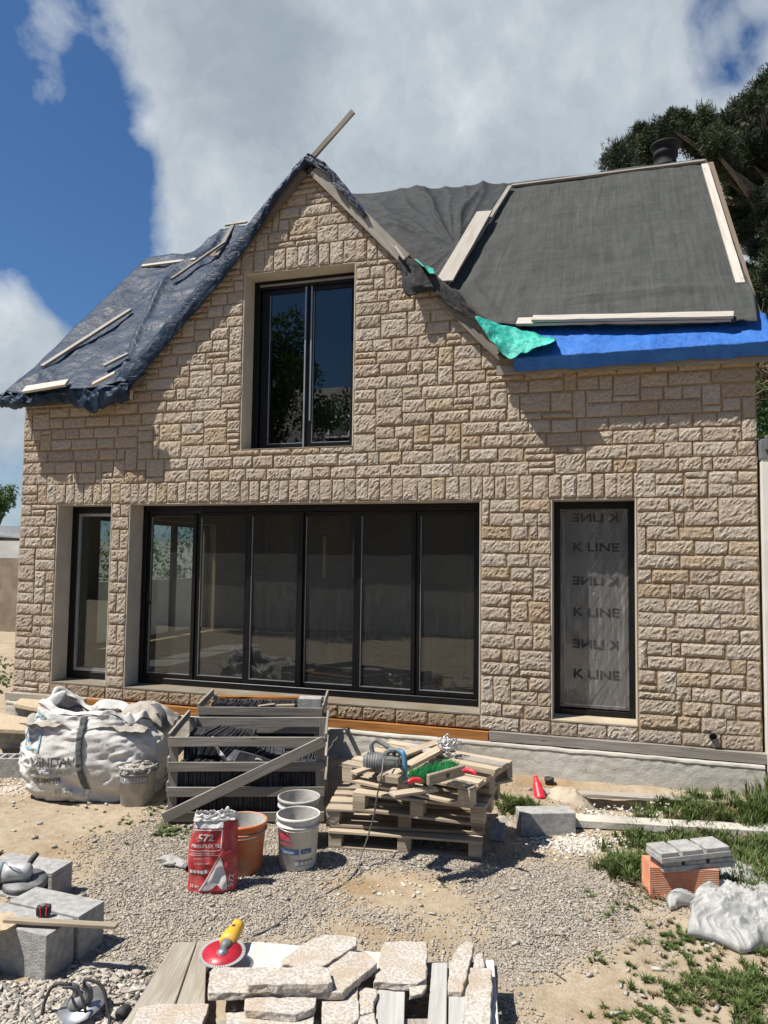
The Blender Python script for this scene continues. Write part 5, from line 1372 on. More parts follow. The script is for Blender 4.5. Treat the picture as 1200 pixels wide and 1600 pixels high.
# ---- buckets ------------------------------------------------------------------
def bucket(M, label, mat, r0, r1, h, name='bucket', handle=True, inner=None, fill=None, rimw=.012):
    root = empty(name, M=M, label=label, cat='bucket')
    mb = MB(); t = .003
    prof = [(.0, .0), (r0-.004, .0), (r0, .006), (r0+(r1-r0)*.80, h*.80), (r1+.007, h*.80+.003), (r1+.007, h*.80+.012), (r0+(r1-r0)*.86, h*.83), (r1-.001, h*.92), (r1+rimw*.6, h*.925), (r1+rimw*.6, h-.004), (r1, h), (r1-t, h-.002), (r0+(r1-r0)*.8-t, h*.8), (r0-t-.002, .01), (.0, .008)]
    mb.lathe(prof, 48, tone=.5, wob=.006); mb.build('bucket_body', mat, root, True, local=True)
    if inner:
        mb = MB(); mb.lathe([(r1-.005, h-.006), (r0+(r1-r0)*.8-.006, h*.8), (r0+(r1-r0)*.1-.006, h*.12), (.0, h*.09)], 48); mb.build('inside_coating', inner, root, True, local=True)
    if handle:
        for s in (-1, 1):
            mb = MB(); mb.lathe([(.017, 0), (.017, .012), (.0, .013)], 12, Matrix.Translation((s*(r1-.004), 0, h*.87)) @ Matrix.Rotation(R(90*s), 4, 'Y')); mb.build('handle_lug', mat, root, True, local=True)
        mb = MB(); mb.tube([Vector((math.cos(a)*(r1+.014), -abs(math.sin(a))*(r1+.016), h*.87-math.sin(a)*.035)) for a in [k*math.pi/24 for k in range(25)]], .0022, 6); mb.build('wire_handle', M_STEEL, root, True, local=True)
    return root
def cyl(r0, r1, h, a0=0.0, off=.0022):
    """map x (arc length), y (height) onto the front of the bucket wall"""
    def fn(x, y, z0=0.0):
        z = z0+y; rr = r0+(r1-r0)*z/h+off; a = -math.pi/2+a0+x/rr; return Vector((rr*math.cos(a), rr*math.sin(a), z))
    return fn
def patch(fn, x0, x1, z0, z1, mat, root, name='label_band', n=24):
    mb = MB(); mb.grid(n, 4, lambda s, t: fn(x0+(x1-x0)*s, 0, z0+(z1-z0)*t)); return mb.build(name, mat, root, True, local=True)
# rubble bucket beside the sack
Bm = place(214, 1253, 0); h = .34; b1 = bucket(Bm, 'dusty grey bucket of stone rubble in front of the white sack', M_GREYP, .142, .162, h, handle=False)
fn = cyl(.142, .162, h, .15, .002); patch(fn, -.17, .12, .20, .262, M_LABG, b1)
fn2 = cyl(.142, .162, h, .15, .0035); text_part('TOLLENS', .05, M_WHITEP, b1, lambda x, y: fn2(x, y, .23), sx=1.05)
for k in range(4): text_part('mmmmmmmmmm', .012, M_LABG, b1, lambda x, y, k=k: fn2(x, y, .18-.018*k), thick=False)
def chips(name, label, pts, seed, smin, smax, mat=M_RUBBLE, flat=.5, cat='rubble'):
    g = np.random.default_rng(seed); n = len(pts); P = np.array(pts)
    base = np.array([[-1, -1, -1], [1, -1, -1], [1, 1, -1], [-1, 1, -1], [-1, -1, 1], [1, -1, 1], [1, 1, 1], [-1, 1, 1]], float)*.5
    V = base[None]*(1+g.uniform(-.35, .35, (n, 8, 3)))
    sz = g.uniform(smin, smax, (n, 1)); V *= np.concatenate([sz*g.uniform(.9, 2.3, (n, 1)), sz*g.uniform(.45, .95, (n, 1)), sz*g.uniform(flat*.6, flat*1.4, (n, 1))], 1)[:, None, :]
    a, b = g.uniform(0, 2*np.pi, n), g.normal(0, .45, n); ca, sa, cb, sb = np.cos(a), np.sin(a), np.cos(b), np.sin(b)
    x, y, z = V[..., 0], V[..., 1], V[..., 2]; y2 = y*cb[:, None]-z*sb[:, None]; z2 = y*sb[:, None]+z*cb[:, None]
    X = x*ca[:, None]-y2*sa[:, None]; Y = x*sa[:, None]+y2*ca[:, None]
    V = np.stack([X, Y, z2], -1)+P[:, None, :]
    Fq = np.array([[0, 3, 2, 1], [4, 5, 6, 7], [0, 1, 5, 4], [1, 2, 6, 5], [2, 3, 7, 6], [3, 0, 4, 7]])
    Fa = (Fq[None]+np.arange(n)[:, None, None]*8).reshape(-1, 4); V = V.reshape(-1, 3); o0 = V.mean(0); o0[2] = V[:, 2].min(); V = V-o0
    me = bpy.data.meshes.new(name); me.vertices.add(len(V)); me.vertices.foreach_set('co', V.astype(np.float32).ravel())
    me.loops.add(Fa.size); me.loops.foreach_set('vertex_index', Fa.astype(np.int32).ravel()); me.polygons.add(len(Fa))
    me.polygons.foreach_set('loop_start', np.arange(0, Fa.size, 4, dtype=np.int32)); me.polygons.foreach_set('loop_total', np.full(len(Fa), 4, np.int32))
    me.update(calc_edges=True); at = me.attributes.new('tone', 'FLOAT', 'FACE'); at.data.foreach_set('value', np.repeat(g.random(n), 6).astype(np.float32))
    me.materials.append(mat); o = bpy.data.objects.new(name, me); C.objects.link(o); o.location = o0
    return tag(o, label, cat, kind='stuff')
r = random.Random(3); pts = []
for _ in range(330):
    a = r.uniform(0, 6.3); q = .148*math.sqrt(r.random()); pts.append(tuple(Bm @ Vector((q*math.cos(a), q*math.sin(a), h-.04+.055*(1-(q/.148)**2)+r.uniform(-.015, .015)))))
chips('rubble', 'broken stone rubble heaped in the dusty grey bucket', pts, 2, .02, .05)
# orange and white buckets
Bo = place(378, 1358, 0); bo = bucket(Bo, 'orange bucket half hidden behind the red sack', M_ORANGE, .135, .163, .345, inner=M_MORT)
Bw = place(465, 1350, 4); bw = bucket(Bw, 'white bucket with red and blue printing, in front of a plain grey one', M_WHITEP, .132, .150, .36, inner=M_MORT)
fn = cyl(.132, .150, .36, -.05, .003); fn2 = cyl(.132, .150, .36, -.05, .0045)
patch(fn, -.125, .02, .115, .150, M_LABB, bw); patch(fn, .035, .115, .120, .150, M_LABB, bw); patch(fn, -.02, .13, .035, .075, M_LABG, bw)
text_part('itek', .085, M_LABR, bw, lambda x, y: fn2(x-.09, y, .24), sx=.75); text_part('expresso', .03, M_LABR, bw, lambda x, y: fn2(x-.08, y, .19))
text_part('waterplan', .022, M_WHITEP, bw, lambda x, y: fn2(x-.055, y, .132)); text_part('2 en 1', .02, M_WHITEP, bw, lambda x, y: fn2(x+.075, y, .135))
for k in range(3): text_part('llllllll', .011, M_LABG, bw, lambda x, y, k=k: fn2(x-.08, y, .095-.018*k), thick=False)
for k in range(4): patch(fn2, -.005+.034*k, .02+.034*k, .043, .067, M_WHITEP, bw, 'label_square', 4)
Bg = place(466, 1318, 0); bucket(Bg, 'plain grey mortar bucket standing behind the white printed bucket', M_GREYP, .135, .156, .36, inner=M_MORT, handle=False)

# ---- red cement sack -----------------------------------------------------------
def red_sack():
    M = place(331, 1389, 8); root = empty('cement_sack', M=M, label='open red and white paper sack of tile cement standing on the gravel', cat='sack')
    W, Hh, T = .315, .50, .13
    def fr(x, z, side=-1):
        u = x/(W/2); b = max(0, 1-abs(u)**3)**.5
        y = side*T/2*b*(1-.25*sst(.3, .5, z))+.012*noise.noise(Vector((x*9, z*9, side*2)))+.010*abs(noise.noise(Vector((x*14, z*10+x*6, side))))*2
        lean = .03*z/Hh
        return Vector((x*(1+.05*math.sin(z*9)-.06*z/Hh)+.012*noise.noise(Vector((z*6, 1, 0)))+.02*z, y+lean, z))
    def body(s, t):
        z = (Hh-.02)*t
        if s < .5: x = -W/2+W*s*2; return fr(x, z, -1)
        x = W/2-W*(s-.5)*2; return fr(x, z, 1)
    def isred(x, z):
        # white triangle low at the right, red elsewhere
        return True
    mb = MB(); mb.grid(90, 60, lambda s, t: body(s, t*.92)); mb.build('sack_body', M_RED, root, True, local=True, solid=.003)
    def top(s, t):
        z0 = (Hh-.02)*.92; p = body(s, .92); q = body(s, 1.0)
        zz = p.z+(.045+.05*max(0, noise.noise(Vector((s*9, 3, 1))))+.02*noise.noise(Vector((s*30, 3, 1))))*t
        return Vector((p.x*(1-.06*t), p.y*(1-.2*t)+.012*noise.noise(Vector((s*14, t*4, 2))), zz))
    mb = MB(); mb.grid(90, 10, top); mb.build('torn_top', M_PAPER, root, True, local=True, solid=.003)
    mb = MB(); mb.grid(20, 8, lambda s, t: Vector((-.13+.27*s, -.03+.08*t, .455+.02*noise.noise(Vector((s*5, t*5, 1)))))); mb.build('contents', M_MORT, root, True, local=True)
    f = lambda x, z: fr(x, z, -1)+Vector((0, -.0035, 0)); f2 = lambda x, z: fr(x, z, -1)+Vector((0, -.006, 0))
    # white triangle with a grey edge, white band above
    def tri(a, b, c, mat, fn, nm):
        mb = MB(); n = 14
        def g(s, t):
            p = [a[i]+(b[i]-a[i])*s for i in (0, 1)]; q = [p[i]+(c[i]-p[i])*t for i in (0, 1)]; return fn(*q)
        mb.grid(n, n, g); mb.build(nm, mat, root, True, local=True)
    tri((-.07, .02), (.10, .015), (.055, .225), M_PAPER, f, 'printed_triangle')
    tri((-.085, .02), (-.072, .02), (.075, .28), M_PAPER, f2, 'printed_stripe')
    tri((-.02, .018), (.075, .015), (.03, .05), M_RED, f2, 'printed_band')
    mb = MB(); mb.grid(30, 4, lambda s, t: f(-.148+.20*s, .39+.006*t)); mb.grid(4, 16, lambda s, t: f(.05+.006*s, .27+.12*t)); mb.grid(30, 4, lambda s, t: f(-.148+.20*s, .262+.004*t)); mb.grid(30, 4, lambda s, t: f(-.148+.19*s, .235+.003*t)); mb.build('printed_lines', M_PAPER, root, True, local=True)
    mb = MB(); mb.grid(4, 20, lambda s, t: f(-.152+.014*s, .37+.09*t)); mb.build('grey_edge', M_LABG, root, True, local=True)
    mb = MB(); mb.grid(30, 8, lambda s, t: f(-.148+.205*s, .405+.05*t)); mb.build('white_band', M_PAPER, root, True, local=True)
    text_part('572', .062, M_PAPER, root, lambda x, y: f2(-.055+x, .345+y), sx=1.15)
    text_part('PROLIFLEX XL', .030, M_PAPER, root, lambda x, y: f2(-.048+x, .293+y), sx=1.0)
    for k, (tx, w) in enumerate((('mortier colle amélioré', .016), ('carrelage sols et murs', .012), ('intérieur extérieur', .012))): text_part(tx, w, M_PAPER, root, lambda x, y, k=k: f2(-.065+x, .250-.032*k+y), thick=False)
    for k in range(5):
        mb = MB(); mb.grid(4, 4, lambda s, t: f2(-.145+.023*k+.018*s, .125+.02*t)); mb.build('pictogram', M_PAPER, root, True, local=True)
    text_part('25 kg', .026, M_PAPER, root, lambda x, y: f2(-.115+x, .045+y))
    text_part('572', .055, M_PAPER, root, lambda x, y: f2(.118-y*.8, .07+x), name='lettering')
red_sack()

# ================================================================== LEFT GROUP
def hollow(M, L, Wd, H, label, n=3, side=False, name='concrete_block', solid_top=True, mat=None):
    """concrete block; cells open downward (side=True: laid so the cells face the viewer)"""
    mb = MB(); w = .03
    if side:   # cells run front to back
        mb.bx(0, L, 0, Wd, 0, w); mb.bx(0, L, 0, Wd, H-w, H)
        for k in range(n+1):
            x = w/2+(L-w)*k/n; mb.bx(x-w/2, x+w/2, .001, Wd-.001, w, H-w)
        mb.bx(w, L-w, Wd-.03, Wd-.002, w, H-w)
    elif solid_top: mb.bx(0, L, 0, Wd, 0, H)
    else:
        mb.bx(0, L, 0, w, 0, H); mb.bx(0, L, Wd-w, Wd, 0, H)
        for k in range(n+1):
            x = w/2+(L-w)*k/n; mb.bx(x-w/2, x+w/2, w, Wd-w, .0, H-.001)
        mb.bx(w, L-w, w, Wd-w, .0, .03)
    mb2 = MB(); mb2.v = [M @ v for v in mb.v]; mb2.f = mb.f; mb2.uv = mb.uv; mb2.tone = mb.tone
    o = mb2.build(name, mat or M_BLOCK, None, bevel=.005, bseg=2); return tag(o, label, 'concrete block')
# two large solid blocks side by side, low left
MB1 = place(70, 1536, -20) @ Matrix.Rotation(0, 4, 'Z')
hollow(MB1 @ Matrix.Translation((-.50, 0, -.01)), .50, .20, .245, 'front grey block of the touching pair, with a plank across its top')
hollow(MB1 @ Matrix.Translation((-.485, .212, -.01)), .50, .20, .25, 'rear grey block of the touching pair, under the tape measure')
# hollow block carrying the grinder
MB2 = place(67, 1411, -14)
hollow(MB2 @ Matrix.Translation((-.44, 0, -.01)), .50, .20, .20, 'hollow block with open cells under the large grey angle grinder', 3, True)
def on(M, x, y, z): return M @ Vector((x, y, z))
mb = MB(); a = Z(8, 1437, .262); b = Z(183, 1447, .262); mb.beam(a, b, .045, .018, seg=4, jit=.001)
tag(mb.build('plank', M_PINE, None, bevel=.002), 'narrow plank lying over both grey blocks and sticking out to the right', 'board')
mb = MB(); P = [Z(-60, 1432, .243), Z(20, 1428, .243), Z(33, 1442, .243), Z(10, 1456, .243), Z(-60, 1468, .243)]
mb.prism(P, (0, 0, .012)); tag(mb.build('chipboard', M_OSB, None), 'corner of a chipboard sheet lying on the front grey block', 'board')
def tape():
    p = Z(68, 1430, .245); M = Matrix.Translation(p) @ Matrix.Rotation(R(35), 4, 'Z'); root = empty('tape_measure', M=M, label='black and red tape measure sitting on the rear grey block', cat='tape measure')
    mb = MB(); mb.bx(-.038, .038, -.019, .019, 0, .055); mb.build('case', M_RUB, root, local=True, bevel=.013, bseg=3)
    for x in (-.013, .013):
        mb = MB(); mb.tube([(x, -.0205, .004), (x*1.1, -.0215, .03), (x*1.3, -.015, .054)], .0035, 6); mb.build('stripe', M_REDP, root, local=True)
    mb = MB(); mb.lathe([(.018, 0), (.018, .002), (.0, .0022)], 20, Matrix.Translation((0, .0, .0545))); mb.build('badge', M_TOOLG, root, True, local=True)
tape()
def big_grinder():
    p = Z(28, 1385, .20); M = Matrix.Translation(p) @ Matrix.Rotation(CAMROT+R(8), 4, 'Z')
    root = empty('angle_grinder', M=M, label='large dusty grey angle grinder lying on the hollow block', cat='angle grinder')
    mb = MB(); X = Matrix.Translation((.02, 0, .026)) @ Matrix.Rotation(R(6), 4, 'X')
    mb.lathe([(.0, 0), (.115, 0), (.116, .002), (.0, .0045)], 44, X @ Matrix.Translation((.02, -.02, -.02))); mb.build('disc', M_ALU, root, True, local=True)
    mb = MB(); mb.lathe([(.04, .014), (.118, .012), (.124, .0), (.124, -.028), (.120, -.028), (.120, .0), (.116, .006), (.04, .008)], 40, X @ Matrix.Translation((.02, .0, .006))); mb.build('guard', M_TOOLG, root, True, local=True)
    mb = MB(); Y = Matrix.Translation((-.02, 0, .085)) @ Matrix.Rotation(R(-90), 4, 'Y')
    mb.lathe([(.0, -.10), (.03, -.095), (.046, -.08), (.052, -.05), (.052, .0), (.055, .02), (.055, .06), (.0, .062)], 28, Y); mb.lathe([(.03, 0), (.036, .02), (.036, .05)], 20, Matrix.Translation((.035, 0, .015)))
    mb.build('gear_head', M_ALU, root, True, local=True)
    mb = MB(); mb.lathe([(.0, .062), (.056, .063), (.060, .09), (.060, .2), (.048, .23), (.03, .36), (.036, .42), (.0, .43)], 28, Y); mb.build('motor_housing', M_TEAL, root, True, local=True)
    mb = MB(); mb.tube(curve([(.045, .02, .10), (.06, .04, .135), (.085, .07, .165)], 4), [.011, .013, .016, .018, .018, .018, .017, .016, .014], 10); mb.build('side_handle', M_RUB, root, True, local=True)
    for k in range(4):
        mb = MB(); mb.lathe([(.005, 0), (.005, .006), (0, .007)], 8, Matrix.Translation((.03+.03*math.cos(k*1.57+.7), -.03+.0*k, .085+.03*math.sin(k*1.57+.7))) @ Matrix.Rotation(R(90), 4, 'X')); mb.build('screw', M_STEEL, root, True, local=True)
    mb = MB(); mb.tube(curve([(.06, -.045, .075), (.02, -.055, .118), (-.04, -.04, .14), (-.07, -.01, .145)], 4), .004, 6); mb.build('guard_lever', M_STEEL, root, True, local=True)
big_grinder()
# steps and blocks beside the left corner of the house
def stepstuff():
    pA = F(20, 1110, -.55)
    def panel(us, z, t, mat, label, cat='board', name='board'):
        mb = MB(); mb.prism([Z(u, v, z) for u, v in us], (0, 0, -t)); return tag(mb.build(name, mat, None, bevel=.003), label, cat)
    panel([(20, 1099), (40, 1086), (98, 1092), (74, 1109)], .46, .045, M_OSB, 'upper chipboard step before the narrow left door')
    panel([(-20, 1127), (0, 1114), (50, 1122), (40, 1141), (-20, 1138)], .36, .04, M_OSB, 'lower chipboard step in front of the upper one')
    for (u, v, z, L, lb, H) in ((22, 1136, .18, .42, 'concrete block carrying the upper chipboard step', .235), (-25, 1160, .13, .5, 'concrete block carrying the lower chipboard step', .19)):
        M = Matrix.Translation(Z(u, v, z)) @ Matrix.Rotation(CAMROT+R(-8), 4, 'Z'); hollow(M, L, .2, H, lb)
        hollow(M @ Matrix.Translation((.02, .02, -.22)), L, .2, .215, lb.replace('concrete block carrying', 'bottom block under the one carrying'))
    M = place(-22, 1216, 3); hollow(M @ Matrix.Translation((0, 0, -.01)), .50, .20, .20, 'long concrete block with open cells on top, left of the white sack', 5, False, solid_top=False)
    hollow(M @ Matrix.Translation((-.52, .03, -.01)), .50, .20, .20, 'concrete block cut off by the left edge of the photo', 5, False, solid_top=False)
stepstuff()

# ================================================================== FOREGROUND
def slab(name, pix, z, t, label, mat=None, cat='stone slab', rough=.006, tilt=None, seed=1, sub=3):
    """rough sawn slab: outline in pixels on its top face, z = height of the top"""
    r = random.Random(seed); top = [Z(u, v, z) for u, v in pix]
    if tilt: top = [p+Vector((0, 0, tilt[0]*(p.x-top[0].x)+tilt[1]*(p.y-top[0].y))) for p in top]
    # finer outline
    out = []
    for i, p in enumerate(top):
        q = top[(i+1) % len(top)]; n = max(1, int((q-p).length/.03))
        for k in range(n):
            c = p.lerp(q, k/n); out.append(c+Vector((r.uniform(-rough, rough), r.uniform(-rough, rough), 0))*(0.7 if k else .4))
    bm = bmesh.new(); vs = [bm.verts.new(p) for p in out]; f = bm.faces.new(vs); f.normal_update()
    if f.normal.z < 0: bmesh.ops.reverse_faces(bm, faces=[f])
    mid = [bm.verts.new(p+Vector((r.uniform(-rough, rough)*.8, r.uniform(-rough, rough)*.8, -t*.5))) for p in out]
    bot = [bm.verts.new(p+Vector((r.uniform(-rough, rough)*.6, r.uniform(-rough, rough)*.6, -t+r.uniform(-.002, .002)))) for p in out]
    n = len(out)
    for a, b in ((vs, mid), (mid, bot)):
        for i in range(n): bm.faces.new((a[i], b[i], b[(i+1) % n], a[(i+1) % n]))
    bm.faces.new(bot)
    bmesh.ops.recalc_face_normals(bm, faces=bm.faces[:])
    bmesh.ops.triangulate(bm, faces=[fc for fc in bm.faces if len(fc.verts) > 4])
    bmesh.ops.subdivide_edges(bm, edges=[e for e in bm.edges if e.calc_length() > .05], cuts=2, use_grid_fill=True)
    for v in bm.verts: v.co += Vector((0, 0, 1))*(noise.noise(v.co*14)*.0035+noise.noise(v.co*45)*.0015)
    bmesh.ops.recalc_face_normals(bm, faces=bm.faces[:])
    c = sum((v.co for v in bm.verts), Vector())/len(bm.verts); c.z = min(v.co.z for v in bm.verts)
    for v in bm.verts: v.co -= c
    me = bpy.data.meshes.new(name); bm.to_mesh(me); bm.free(); me.materials.append(mat or M_GRANITE)
    at = me.attributes.new('tone', 'FLOAT', 'FACE'); at.data.foreach_set('value', [r.random()]*len(me.polygons))
    o = bpy.data.objects.new(name, me); C.objects.link(o); o.location = c
    md = o.modifiers.new('bevel', 'BEVEL'); md.width = .003; md.segments = 1; md.limit_method = 'ANGLE'; md.angle_limit = R(50)
    return tag(o, label, cat)
ZP = .20
def planks_front():
    # weathered double board at the left, running towards the viewer
    for pts, lb in (([(272, 1472), (307, 1471), (262, 1600), (252, 1640), (168, 1640), (192, 1600)], 'left grey weathered board running towards the viewer beside the cable'),
                    ([(309, 1471), (345, 1467), (322, 1512), (318, 1640), (255, 1640), (265, 1600)], 'right grey weathered board under the yellow grinder')):
        P = [Z(u, v, .10) for u, v in pts]; d = (P[0]-P[-1]).normalized()
        mb = MB(); mb.prism(P, (0, 0, -.035), tone=rnd.random())
        # UV along the board for the grain
        mb.uv = [[((mb.v[i]-P[0]).dot(d), (mb.v[i]-P[0]).cross(d).length+mb.v[i].z) for i in f] for f in mb.f]
        tag(mb.build('board', M_WOODX, None, bevel=.003), lb, 'board')
    root = empty('pallet', Z(600, 1560, 0), 0, 'pale grey pallet under the stone slabs in the foreground', 'pallet')
    def bd(pts, z, t, nm, mat=None):
        mb = MB(); P = [Z(u, v, z) for u, v in pts]; d = (P[0]-P[-1]).normalized(); mb.prism(P, (0, 0, -t))
        mb.uv = [[((mb.v[i]-P[0]).dot(d), (mb.v[i]-P[0]).cross(d).length+mb.v[i].z) for i in f] for f in mb.f]
        mb.build(nm, mat or M_PALEP, root, bevel=.003)
    # far cross board, then boards running to the viewer
    bd([(345, 1476), (402, 1471), (480, 1478), (600, 1488), (596, 1520), (340, 1512)], ZP, .025, 'deck_board')
    bd([(592, 1506), (634, 1506), (630, 1650), (584, 1650)], ZP, .025, 'deck_board')
    bd([(675, 1504), (699, 1504), (697, 1650), (664, 1650)], ZP, .025, 'deck_board')
    bd([(702, 1503), (733, 1501), (742, 1650), (700, 1650)], ZP, .025, 'deck_board')
    bd([(757, 1499), (772, 1500), (783, 1650), (745, 1650)], ZP, .025, 'deck_board')
    bd([(430, 1520), (470, 1520), (450, 1650), (400, 1650)], ZP-.002, .02, 'deck_board')
    for z0, v in ((ZP-.03, 1512), (ZP-.03, 1600)): bd([(340, v-6), (776, v-10), (778, v+14), (336, v+18)], z0, .08, 'bearer', M_WOODG)
M_PALEP = mat_wood('pale_limewashed_board', (0.42, 0.41, 0.385), (0.52, 0.51, 0.485), (0.36, 0.345, 0.31), 0.4)
M_WOODX = mat_wood('bleached_split_board', (0.30, 0.27, 0.22), (0.44, 0.40, 0.335), (0.24, 0.20, 0.145), 1.6)
planks_front()
slab('stone_slab', [(440, 1500), (470, 1478), (505, 1463), (540, 1466), (559, 1470), (557, 1480), (500, 1512), (478, 1512), (441, 1506)], .262, .03, 'irregular thin stone slab tilted at the back of the stone pile', tilt=(0, .05), seed=2)
slab('stone_slab', [(328, 1518), (335, 1511), (512, 1511), (546, 1486), (572, 1488), (589, 1504), (536, 1549), (326, 1551)], .275, .035, 'largest stone slab, flat and L-shaped, beneath the narrow block', seed=3)
slab('stone_slab', [(384, 1512), (513, 1511), (517, 1524), (520, 1533), (512, 1536), (387, 1538)], .315, .04, 'narrow rough stone block lying on top of the largest slab', seed=4)
slab('stone_slab', [(600, 1472), (630, 1470), (668, 1471), (666, 1530), (652, 1537), (584, 1534)], .238, .032, 'square stone slab lying alone right of the pile', seed=5)
slab('stone_slab', [(382, 1560), (440, 1556), (494, 1558), (492, 1574), (460, 1584), (384, 1578)], .255, .035, 'stone block low in the pile, under the largest slab', seed=6)
slab('stone_slab', [(356, 1582), (402, 1578), (492, 1584), (490, 1604), (354, 1600)], .22, .035, 'lowest front stone slab, cut off by the bottom edge', seed=7)
slab('stone_slab', [(504, 1556), (560, 1540), (562, 1590), (548, 1602), (503, 1598)], .235, .05, 'thick upright-edged stone beside the low block in the pile', seed=8)
slab('stone_slab', [(562, 1542), (590, 1545), (582, 1580), (562, 1586)], .225, .03, 'small broken stone between the pile and the pale board', seed=9)
slab('stone_slab', [(560, 1588), (585, 1582), (592, 1610), (560, 1612)], .228, .03, 'small broken stone at the bottom edge beside the pale board', seed=19)
slab('stone_slab', [(716, 1477), (728, 1470), (741, 1474), (732, 1510), (722, 1546), (700, 1544), (704, 1500)], .235, .034, 'long pointed stone strip lying on the right pale boards', tilt=(0, .03), seed=10)
slab('stone_slab', [(744, 1490), (755, 1488), (757, 1512), (740, 1512)], .23, .03, 'small stone wedge behind the long right slab', seed=12)
slab('stone_slab', [(735, 1512), (769, 1512), (768, 1560), (765, 1640), (722, 1640), (727, 1560)], .245, .035, 'long stone slab at the right end of the foreground pallet', seed=11)
slab('stone_slab', [(216, 1574), (250, 1567), (326, 1568), (320, 1590), (300, 1640), (190, 1640)], .145, .035, 'tan stone slab lying on the weathered boards at the bottom', seed=13)
slab('stone_slab', [(640, 1542), (668, 1538), (660, 1552), (640, 1556)], .232, .02, 'small grey stone splinter below the square slab', seed=14)
def yellow_grinder():
    a = Z(347, 1499, .235); b = Z(378, 1452, .225); d = (b-a).normalized()
    root = empty('angle_grinder', (a.x, a.y, .15), 0, 'yellow angle grinder with a red diamond disc lying on the weathered boards', 'angle grinder')
    n = Vector((0.04, -.12, .95)).normalized(); Q = n.to_track_quat('Z', 'Y').to_matrix().to_4x4(); D = Matrix.Translation(a+Vector((0, 0, .03))) @ Q
    mb = MB(); mb.lathe([(.012, .0), (.098, .0), (.098, .0035), (.012, .004)], 60, D); mb.build('disc', M_RDISC, root, True)
    mb = MB(); N = 60
    for k in range(N):
        t0 = 2*math.pi*k/N; t1 = t0+2*math.pi/N*.75
        P = [D @ Vector((r_*math.cos(t_), r_*math.sin(t_), .0)) for r_, t_ in ((.096, t0), (.112, t0), (.112, t1), (.096, t1))]
        mb.prism(P, n*.0045)
    mb.build('segmented_rim', M_ALU, root)
    mb = MB(); mb.lathe([(.027, .004), (.027, .009), (.018, .012), (.018, .016), (.0, .016)], 24, D); mb.build('clamping_nut', M_STEEL, root, True)
    for k in range(8):
        t_ = k*math.pi/4+.2; mb = MB(); mb.lathe([(.004, .0042), (.0, .0046)], 10, D @ Matrix.Translation((.075*math.cos(t_), .075*math.sin(t_), 0))); mb.build('cooling_hole', M_RUB, root)
    ax = (b-a+Vector((0, 0, .02))).normalized(); a2 = a+Vector((0, 0, .035))+ax*.06
    q = ax.to_track_quat('Z', 'Y').to_matrix().to_4x4(); Y = Matrix.Translation(a2) @ q
    mb = MB(); mb.lathe([(.0, -.04), (.022, -.035), (.030, -.01), (.032, .006), (.0, .008)], 24, Y); mb.build('gear_head', M_TOOLG, root, True)
    mb = MB(); mb.lathe([(.0, .005), (.040, .008), (.046, .03), (.044, .08), (.036, .13), (.031, .17), (.034, .185), (.0, .188)], 28, Y); mb.build('body', M_YEL, root, True)
    mb = MB(); mb.lathe([(.0, .185), (.028, .187), (.022, .205), (.013, .225), (.008, .25), (.0, .255)], 20, Y @ Matrix.Rotation(R(5), 4, 'X')); mb.build('rear_cap', M_RUB, root, True)
    mb = MB(); p0 = Y @ Vector((.02, .03, .1)); mb.box((.0, .037, .10), (.018, .008, .045), Y); mb.build('switch', M_RUB, root, bevel=.003)
yellow_grinder()
